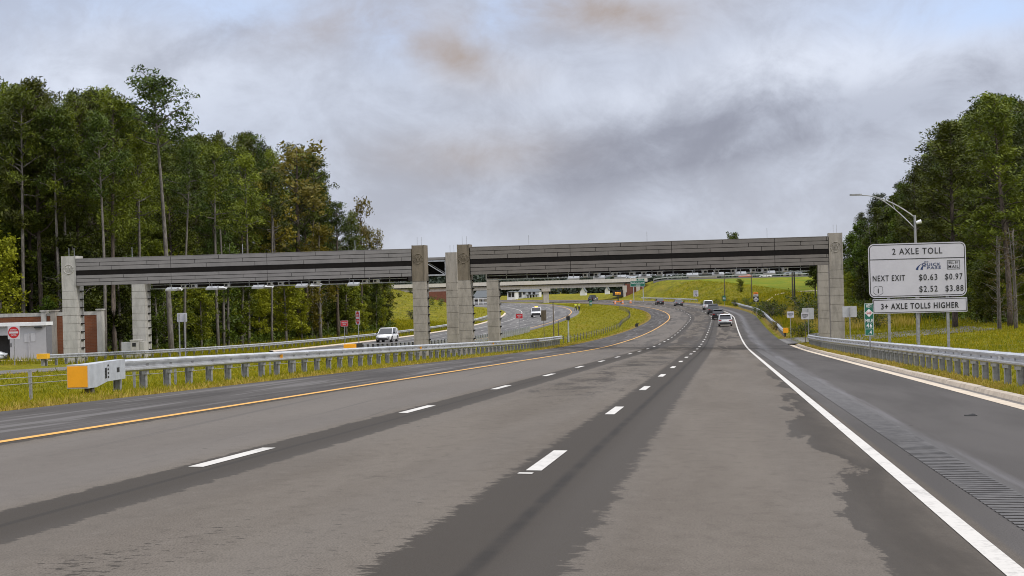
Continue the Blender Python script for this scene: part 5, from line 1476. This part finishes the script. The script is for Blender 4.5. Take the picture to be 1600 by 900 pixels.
def profile(tab):
    px, py = zip(*tab); return lambda x: float(np.interp(x, px, py))
LTOP = profile([(-120, 118), (0, 118), (40, 126), (75, 150), (120, 140), (160, 136), (200, 150), (260, 208), (300, 214), (330, 206), (390, 206), (410, 228), (440, 214), (490, 232), (515, 292), (560, 330), (600, 345)])
def px_of(X, Y, Z=0.0):
    v = Vector((X, Y, Z)) - Vector((0, 0, CAM_H)); return 800 + 2770 * v.dot(r_) / v.dot(f_)
rng = np.random.default_rng(5)
def scatter(n, xr, yr, dmin, ok, tries=20000):
    out = []
    for _ in range(tries):
        X, Y = rng.uniform(*xr), rng.uniform(*yr)
        if ok(X, Y) and all((X - a) ** 2 + (Y - b) ** 2 > dmin * dmin for a, b in out):
            out.append((X, Y))
            if len(out) >= n: break
    return out
edge_l = lambda Y: -56.5 + .012 * (Y - 150) - (3.0 if Y < 170 else 0)
spots = scatter(105, (-110, -55), (158, 296), 4.2, lambda X, Y: X < edge_l(Y) and -70 < px_of(X, Y) < 590)
spots.sort(key=lambda q: -q[1])
for i, (X, Y) in enumerate(spots):
    px = px_of(X, Y); g_ = gz(X, Y)
    front = X > edge_l(Y) - 7
    ty = LTOP(px) + (rng.uniform(15, 75) if front else rng.uniform(-4, 30))
    h = max(8.0, at(px, ty, Y).z - g_)
    k = rng.integers(0, 6)
    tree('pine_tree', 'tall slender pine with a bare straight trunk in the wood behind the toll compound', PINES[k], (X, Y, g_), h, 20.6, rng.uniform(0, 6.28), rng.uniform(.75, 1.0) * (20.6 / h) ** .35, 'pines of the left wood', tilt=(rng.normal(0, .012), rng.normal(0, .012)))
# the emergent pine with an open crown
TALL = make_pine(47, .775, 3.5, 24, 46, M_pine2, bk=M_barkg, rag=.75, flat=.4, f0=.58, tr_=.20, topx=.22)
a = at(268, 540, 160); bt = at(237, 131, 160); g_ = gz(a.x, 160); h = bt.z - g_
tree('pine_tree', 'tallest pine with an open flat crown and long bare trunk, above the other trees', TALL, (a.x, 160, g_), h, 20.6, .4, .95, None, tilt=(0, math.atan2(bt.x - a.x, h)))
# bare pale trunks in front at the far left
for px, py, Y, lab in ((66, 118, 156, 'pine with a thick grey trunk rising straight above the brick wall'), (48, 128, 157.5, 'pine with a thinner grey trunk just left of the thick one above the brick wall'), (24, 150, 158, 'pine with a dark slim trunk nearest the left frame edge'), (178, 140, 158, 'pine whose pale trunk leans behind the left gantry beam'), (120, 145, 162, 'pine standing over the left gantry leg')):
    X = at(px, 500, Y).x; g_ = gz(X, Y); h = at(px, py, Y).z - g_
    tree('pine_tree', lab, PINES[(px // 7) % 3], (X, Y, g_), h, 20.6, px, .82, None, tilt=(0, -.02 if px == 178 else .004))
# slender pines standing clear in front of the understory
FRONT = [make_pine(81, .60, 3.4, 24, 42, M_pine, bk=M_barkg, tr_=.17), make_pine(82, .66, 3.2, 22, 42, M_pine2, bk=M_barkg, tr_=.15)]
for i, px in enumerate((36, 97, 104, 163, 216, 288, 340, 349, 388, 424, 486)):
    q_ = cam_ray(px, 500); Y = max(153.5 + (i % 3), 54.6 / abs(q_.x)); X = q_.x * Y
    g_ = gz(X, Y); pxx = px_of(X, Y); h = at(pxx, LTOP(pxx) + 6 + 9 * (i % 5), Y).z - g_
    tree('pine_tree', 'slim pine with a pale bare trunk at the front edge of the long roadside wood', FRONT[i % 2], (X, Y, g_), h, 20.6, i * 1.9, .85, 'slim front pines of the wood', tilt=(0, (.004 + .03 * math.sin(i * 2.1))))
# yellowing and thinning broadleaf trees at the right end of the wood
for px, py, Y, pr, h0, lab, ws in ((432, 262, 222, YELLOW, 14, 'yellowing tree leaning out of the wood left of the bare brown one', .85), (468, 214, 228, SPARSE, 16, 'large thinning brown-leaved tree with open branches, at the wood edge', 1.05), (500, 340, 226, YELLOW, 14, 'lower yellow-green tree below the thinning brown one', .95), (566, 303, 268, SPARSE, 16, 'upright sparse tree with open branches at the right end of the wood', .62), (591, 352, 282, SPARSE, 16, 'small sparse tree last in the row at the right end of the wood', .5), (588, 425, 275, BROADS[1], 12, 'young dark tree low at the right end of the wood', .6), (528, 315, 240, PINES[4], 20.6, 'dark bushy pine just left of the upright sparse tree', 1.1)):
    X = at(px, 500, Y).x; g_ = gz(X, Y); h = at(px, py, Y).z - g_
    tree('broadleaf_tree' if pr not in PINES else 'pine_tree', lab, pr, (X, Y, g_), h, h0, px * .7, ws)
# understory along the wood edge
us_ = scatter(130, (-110, -52), (152, 298), 2.3, lambda X, Y: edge_l(Y) - 12 < X < edge_l(Y) + 1.6 and -60 < px_of(X, Y) < 600 and not (Y < 168 and X > -58 and px_of(X, Y) < 90))
for i, (X, Y) in enumerate(us_):
    h = rng.uniform(4.0, 12.5) if X > edge_l(Y) - 5 else rng.uniform(9, 15); k = rng.integers(0, 4)
    tree('young_tree', 'leafy young tree in the understory behind the toll compound and oncoming road', BROADS[k], (X, Y, gz(X, Y) - .1), h, 12.4, rng.uniform(0, 6.28), rng.uniform(.9, 1.25), 'understory of the left wood')

# right wood
RTOP = profile([(1300, 380), (1312, 366), (1330, 332), (1345, 316), (1380, 296), (1400, 280), (1430, 275), (1452, 250), (1470, 215), (1490, 190), (1515, 182), (1540, 152), (1570, 144), (1610, 150), (1700, 150)])
edge_r = lambda Y: 28.0 + 3.0 * math.sin(Y * .05)
spots = scatter(135, (26, 90), (150, 470), 3.9, lambda X, Y: X > edge_r(Y) and X < edge_r(Y) + 40 and 1312 < px_of(X, Y) < 1680)
for i, (X, Y) in enumerate(sorted(spots, key=lambda q: -q[1])):
    px = px_of(X, Y); g_ = gz(X, Y); front = X < edge_r(Y) + 6
    ty = RTOP(px) + (rng.uniform(10, 70) if front else rng.uniform(-3, 26))
    h = max(7.0, at(px, ty, Y).z - g_); k = rng.integers(0, 6)
    if px < 1440 and rng.uniform() < .5: tree('broadleaf_tree', 'dense deep green tree in the wood behind the toll price sign', BROADS[1 if k % 2 else 3], (X, Y, g_), h, 12.4, rng.uniform(0, 6), .95, 'broadleaf trees of the right wood')
    else: tree('pine_tree', 'dark full-crowned pine in the wood behind the toll price sign', (FULL[k % 2] if (px < 1500 or k < 3) else PINES[k]), (X, Y, g_), h, 20.6, rng.uniform(0, 6), rng.uniform(.95, 1.25), 'pines of the right wood')
for px, py, Y, sc_, lab in ((1578, 143, 168, 1.15, 'tallest broad pine at the top right, its crown cut by the frame edge'), (1492, 186, 178, 1.25, 'ragged pine with limbs reaching left over the toll sign'), (1436, 262, 205, .95, 'shorter pine above the street lamp head')):
    X = at(px, 480, Y).x; g_ = gz(X, Y); h = at(px, py, Y).z - g_
    tree('pine_tree', lab, PINES[2 if px != 1492 else 0], (X, Y, g_), h, 20.6, px, sc_)
us_ = scatter(110, (24, 90), (148, 460), 2.6, lambda X, Y: edge_r(Y) - 1.5 < X < edge_r(Y) + 12 and 1314 < px_of(X, Y) < 1660)
for i, (X, Y) in enumerate(us_):
    h = rng.uniform(3.0, 10.0); k = rng.integers(0, 4)
    tree('young_tree', 'leafy young tree in the understory behind the toll price sign', BROADS[k], (X, Y, gz(X, Y) - .1), h, 12.4, rng.uniform(0, 6.28), rng.uniform(.9, 1.3), 'understory of the right wood')
# dead grey shrubby trunks at the far right edge
DEAD = make_broad(51, 12, .1, 2.2, 120, 3, M_leafb, size=.1, gap=.6, stems=3)
for px, Y, h, lab in ((1560, 158, 8.5, 'leafless grey sapling in the right wood edge'), (1588, 156, 9.0, 'leafless pale sapling nearest the right frame edge')):
    X = at(px, 490, Y).x; tree('bare_sapling', lab, DEAD, (X, Y, gz(X, Y)), h, 12, px, 1.0)

# lone trees on the right beyond the gantry
p = at_d(1145, 440, 735); h = at_d(1145, 360, 735).z - p.z + 1
tree('pine_tree', 'lone round-topped pine showing above the gantry beam', make_broad(61, 12, .3, 3.4, 120, 60, M_leafd), (p.x, p.y, p.z - 1), h, 12.4, 1.0, .75)
X = at(1262, 450, 395).x; tree('broadleaf_tree', 'dark drooping tree left of the right gantry leg, under the beam', make_broad(62, 10, .28, 4.2, 130, 52, M_leafd), (X + 1.6, 395, gz(X, 395)), 10.5, 10.4, 1.0, 1.0)
X = at(1157, 440, 470).x; tree('broadleaf_tree', 'small round green tree beside the red roofed shed', BROADS[2], (X, 470, gz(X, 470) - .3), 4.0, 12.4, .5, 1.3)
# bushes on the rough slope
bush_m = make_broad(71, 2.2, .02, 1.5, 60, 30, M_leafd, size=.10, stems=3)
bush_y = make_broad(72, 2.0, .02, 1.4, 60, 30, M_leafy, size=.10, stems=3)
bl = [(1197, 488, 290, 2.6), (1209, 492, 280, 2.9), (1222, 489, 285, 2.3), (1240, 484, 300, 2.2), (1250, 489, 270, 2.6), (1266, 478, 262, 4.0), (1270, 492, 240, 2.6), (1186, 484, 310, 1.8), (1163, 460, 400, 1.7), (1134, 455, 430, 2.0), (1120, 466, 410, 1.6), (1150, 464, 390, 1.6), (1098, 461, 425, 1.0), (1065, 459, 445, 1.1), (1169, 466, 370, 1.5), (1215, 505, 220, 1.5), (1265, 512, 190, 1.6), (1247, 514, 182, 1.3), (1335, 508, 215, 2.2), (1352, 506, 210, 2.0), (1375, 507, 200, 2.0)]
for i, (px, py, Y, h) in enumerate(bl):
    X = at(px, py, Y).x
    tree('bush', 'dark green bush on the rough slope right of the road', bush_m if i % 3 else (bush_y if i % 2 else bush_m), (X, Y, gz(X, Y) - .1), h, 2.4, i * 1.3, 1.0, 'bushes on the right slope', 'bush')
for i, (px, py, Y, h) in enumerate([(588, 505, 300, 2.2), (646, 497, 330, 2.0), (672, 470, 420, 2.0), (688, 470, 430, 1.8), (602, 455, 470, 2.4), (606, 463, 450, 2.4), (603, 470, 430, 2.2), (640, 450, 520, 1.6)]):
    X = at(px, py, Y).x
    tree('bush', 'dark bush on the grassy left hillside', bush_m, (X, Y, gz(X, Y) - .1), h, 2.4, i * 1.7, 1.0, 'bushes on the left hillside', 'bush')

# far-off woods: one mass
def far_wood():
    r2 = np.random.default_rng(9); cen = []
    def bank(px0, px1, D, top, n, base=-4.5):
        for _ in range(n):
            px = r2.uniform(px0, px1); dd = D + r2.uniform(0, 70); c = at_d(px, 450, dd); th = (at_d(px, top(px) + r2.uniform(0, 4), dd).z) - base
            wd = r2.uniform(2.5, 4.5)
            m_ = 34
            v = r2.normal(size=(m_, 3)); v /= np.linalg.norm(v, axis=1)[:, None]; v *= (r2.uniform(.3, 1, m_) ** .5)[:, None]
            zc = base + th - wd * r2.uniform(.8, 1.3); cen.append(v * np.array([wd, wd, wd]) + np.array([c.x, c.y, zc]))
            for k in range(3):
                z = base + (zc - base) * (k + .5) / 3; v = r2.normal(size=(16, 3)) * np.array([wd * .6, wd * .6, 1.6]); cen.append(v + np.array([c.x, c.y, z]))
    bank(400, 1015, 1000, profile([(400, 425), (640, 428), (760, 424), (860, 429), (1015, 432)]), 420)
    bank(1000, 1330, 840, profile([(1000, 431), (1060, 428), (1160, 424), (1230, 421), (1330, 415)]), 220, 1.0)
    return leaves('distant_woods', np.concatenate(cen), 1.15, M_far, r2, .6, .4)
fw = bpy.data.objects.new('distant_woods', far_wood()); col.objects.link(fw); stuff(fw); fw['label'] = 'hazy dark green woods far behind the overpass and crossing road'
# undergrowth: low leafy mass under both woods
def undergrowth():
    r2 = np.random.default_rng(10); cen = []
    for _ in range(3200):
        if r2.uniform() < .62:
            Y = r2.uniform(152, 300); X = edge_l(Y) + r2.uniform(-20, 1.0)
        else:
            Y = r2.uniform(150, 470); X = edge_r(Y) + r2.uniform(-1.0, 18)
        if not (-70 < px_of(X, Y) < 610 or 1320 < px_of(X, Y) < 1670): continue
        dp = (edge_l(Y) - X) if X < 0 else (X - edge_r(Y)); zz = r2.uniform(0, 1) * np.clip(dp - 1, 0, 9) * .75; rr = r2.uniform(.6, 1.5); n = 40; v = r2.normal(size=(n, 3)); v /= np.linalg.norm(v, axis=1)[:, None]; v *= (r2.uniform(.2, 1, n) ** .5)[:, None] * rr
        v[:, 2] = np.abs(v[:, 2]) * 1.1; cen.append(v + np.array([X, Y, gz(X, Y) + zz]))
    return leaves('undergrowth', np.concatenate(cen), .17, M_leafd, r2, .5, .4)
ug = bpy.data.objects.new('undergrowth', undergrowth()); col.objects.link(ug); stuff(ug); ug['label'] = 'low leafy undergrowth along the foot of the woods'

# ------------------------------------------------------------------ grass blades (stuff)
def grass_blade_mat(name, c1, c2, c3):
    m, t, p = principled(name); g = t.n.new('ShaderNodeNewGeometry')
    n = t.noise(g.outputs['Position'], .35, 4, .6)
    cc = t.mix(g.outputs['Random Per Island'], c1, c2); cc = t.mix(t.smooth(n, .48, .68), cc, c3)
    t.l.new(cc, p.inputs['Base Color']); p.inputs['Roughness'].default_value = .8; p.inputs['Specular IOR Level'].default_value = .1
    tr = t.n.new('ShaderNodeBsdfTranslucent'); t.l.new(cc, tr.inputs['Color']); mx = t.n.new('ShaderNodeMixShader'); mx.inputs[0].default_value = .3
    t.l.new(p.outputs[0], mx.inputs[1]); t.l.new(tr.outputs[0], mx.inputs[2]); t.l.new(mx.outputs[0], t.n['Material Output'].inputs['Surface']); return m
M_bl_g = grass_blade_mat('grass blades', (.130, .150, .007), (.30, .265, .012), (.35, .28, .018))
M_bl_d = grass_blade_mat('dry grass blades', (.32, .24, .035), (.48, .36, .09), (.24, .23, .02))
def grass(name, label, s_, o_, h, wd, m, seed, lean=.5):
    r2 = np.random.default_rng(seed); N = len(s_)
    X, Y = pt(s_, o_); Z = G(s_, o_) - .02
    a = r2.uniform(0, 2 * np.pi, N); ln = r2.uniform(0, lean, N) * h; b = r2.uniform(0, 2 * np.pi, N)
    v = np.empty((N, 3, 3))
    dx_, dy_ = np.cos(a) * wd, np.sin(a) * wd
    v[:, 0] = np.stack([X - dx_, Y - dy_, Z], 1); v[:, 1] = np.stack([X + dx_, Y + dy_, Z], 1); v[:, 2] = np.stack([X + np.cos(b) * ln, Y + np.sin(b) * ln, Z + h], 1)
    me = bpy.data.meshes.new(name); me.vertices.add(N * 3); me.vertices.foreach_set('co', v.ravel()); me.loops.add(N * 3); me.loops.foreach_set('vertex_index', np.arange(N * 3, dtype=np.int32))
    me.polygons.add(N); me.polygons.foreach_set('loop_start', np.arange(0, N * 3, 3, dtype=np.int32)); me.update(calc_edges=True); me.materials.append(m)
    o = bpy.data.objects.new(name, me); col.objects.link(o); stuff(o); o['label'] = label; return o
r2 = np.random.default_rng(77)
def near_bias(n, a, b, p_=2.0): return a + (b - a) * r2.uniform(0, 1, n) ** p_
n = 90000; s_ = near_bias(n, 27, 130, 1.9); o_ = -12.9 - 13.8 * r2.uniform(0, 1, n) ** 1.3
grass('grass', 'unmown yellow-green grass in the near median', s_, o_, r2.gamma(4, .022, n).clip(.03, .26), r2.uniform(.008, .02, n) * (1 + s_ / 90), M_bl_g, 1, 1.3)
n = 26000; s_ = near_bias(n, 27, 165, 2.0); o_ = -12.72 - np.abs(r2.normal(0, .75, n))
grass('dry_grass', 'straw coloured grass fringe along the left pavement edge', s_, o_, r2.gamma(4, .018, n).clip(.02, .18), r2.uniform(.008, .018, n) * (1 + s_ / 90), M_bl_d, 2, .9)
n = 60000; s_ = near_bias(n, 30, 190, 1.3); o_ = 6.35 + 24 * r2.uniform(0, 1, n) ** 1.3
grass('grass', 'unmown grass bank behind the right guardrail', s_, o_, (r2.gamma(4, .036, n).clip(.05, .4) * np.clip((o_ - 5.2) / 5, .35, 1)), r2.uniform(.01, .022, n) * (1 + s_ / 90), M_bl_g, 3)
n = 14000; s_ = near_bias(n, 26, 150, 1.6); o_ = 6.3 + np.abs(r2.normal(0, .3, n))
grass('dry_grass', 'ragged weeds along the back of the right kerb', s_, o_, r2.gamma(4, .018, n).clip(.03, .2), r2.uniform(.008, .016, n) * (1 + s_ / 90), M_bl_d, 4, .9)
n = 26000; s_ = r2.uniform(190, 440, n); o_ = 7.2 + 20 * r2.uniform(0, 1, n) ** 1.2
grass('tall_weeds', 'tall rough weeds on the slope beyond the right guardrail', s_, o_, r2.gamma(3, .12, n).clip(.08, 1.0), r2.uniform(.03, .06, n) * (s_ / 160), M_bl_g, 5)
n = 12000; s_ = r2.uniform(200, 330, n); o_ = 9.5 + 12 * r2.uniform(0, 1, n)
grass('dry_weeds', 'rusty seeding weeds on the slope beyond the right guardrail', s_, o_, r2.gamma(4, .2, n).clip(.2, 1.3), r2.uniform(.03, .05, n) * (s_ / 160), M_bl_d, 6)
n = 14000; s_ = r2.uniform(400, 560, n); o_ = 9 + 18 * r2.uniform(0, 1, n)
grass('tall_weeds', 'rough unmown grass on the slope below the crossing road', s_, o_, r2.gamma(3, .07, n).clip(.05, .6), r2.uniform(.05, .12, n), M_bl_g, 8, 1.2)
n = 30000; s_ = 130 + 430 * r2.uniform(0, 1, n) ** 1.3; o_ = -13 - 13.5 * r2.uniform(0, 1, n)
grass('grass', 'mown grass of the median beyond the gantry', s_, o_, r2.gamma(4, .022, n).clip(.03, .2), r2.uniform(.02, .05, n) * (s_ / 180), M_bl_g, 12)
n = 14000; s_ = r2.uniform(290, 570, n); o_ = -47 - 50 * r2.uniform(0, 1, n)
grass('tall_weeds', 'rough unmown grass on the hillside beyond the oncoming road', s_, o_, r2.gamma(3, .06, n).clip(.05, .5), r2.uniform(.05, .10, n), M_bl_g, 9, 1.2)
n = 40000; s_ = r2.uniform(125, 330, n); o_ = -44.2 - 16 * r2.uniform(0, 1, n) ** 1.5
grass('grass', 'long grass between the far guardrail and the left woods', s_, o_, r2.gamma(4, .08, n).clip(.08, .8), r2.uniform(.02, .04, n) * (s_ / 130), M_bl_g, 7)
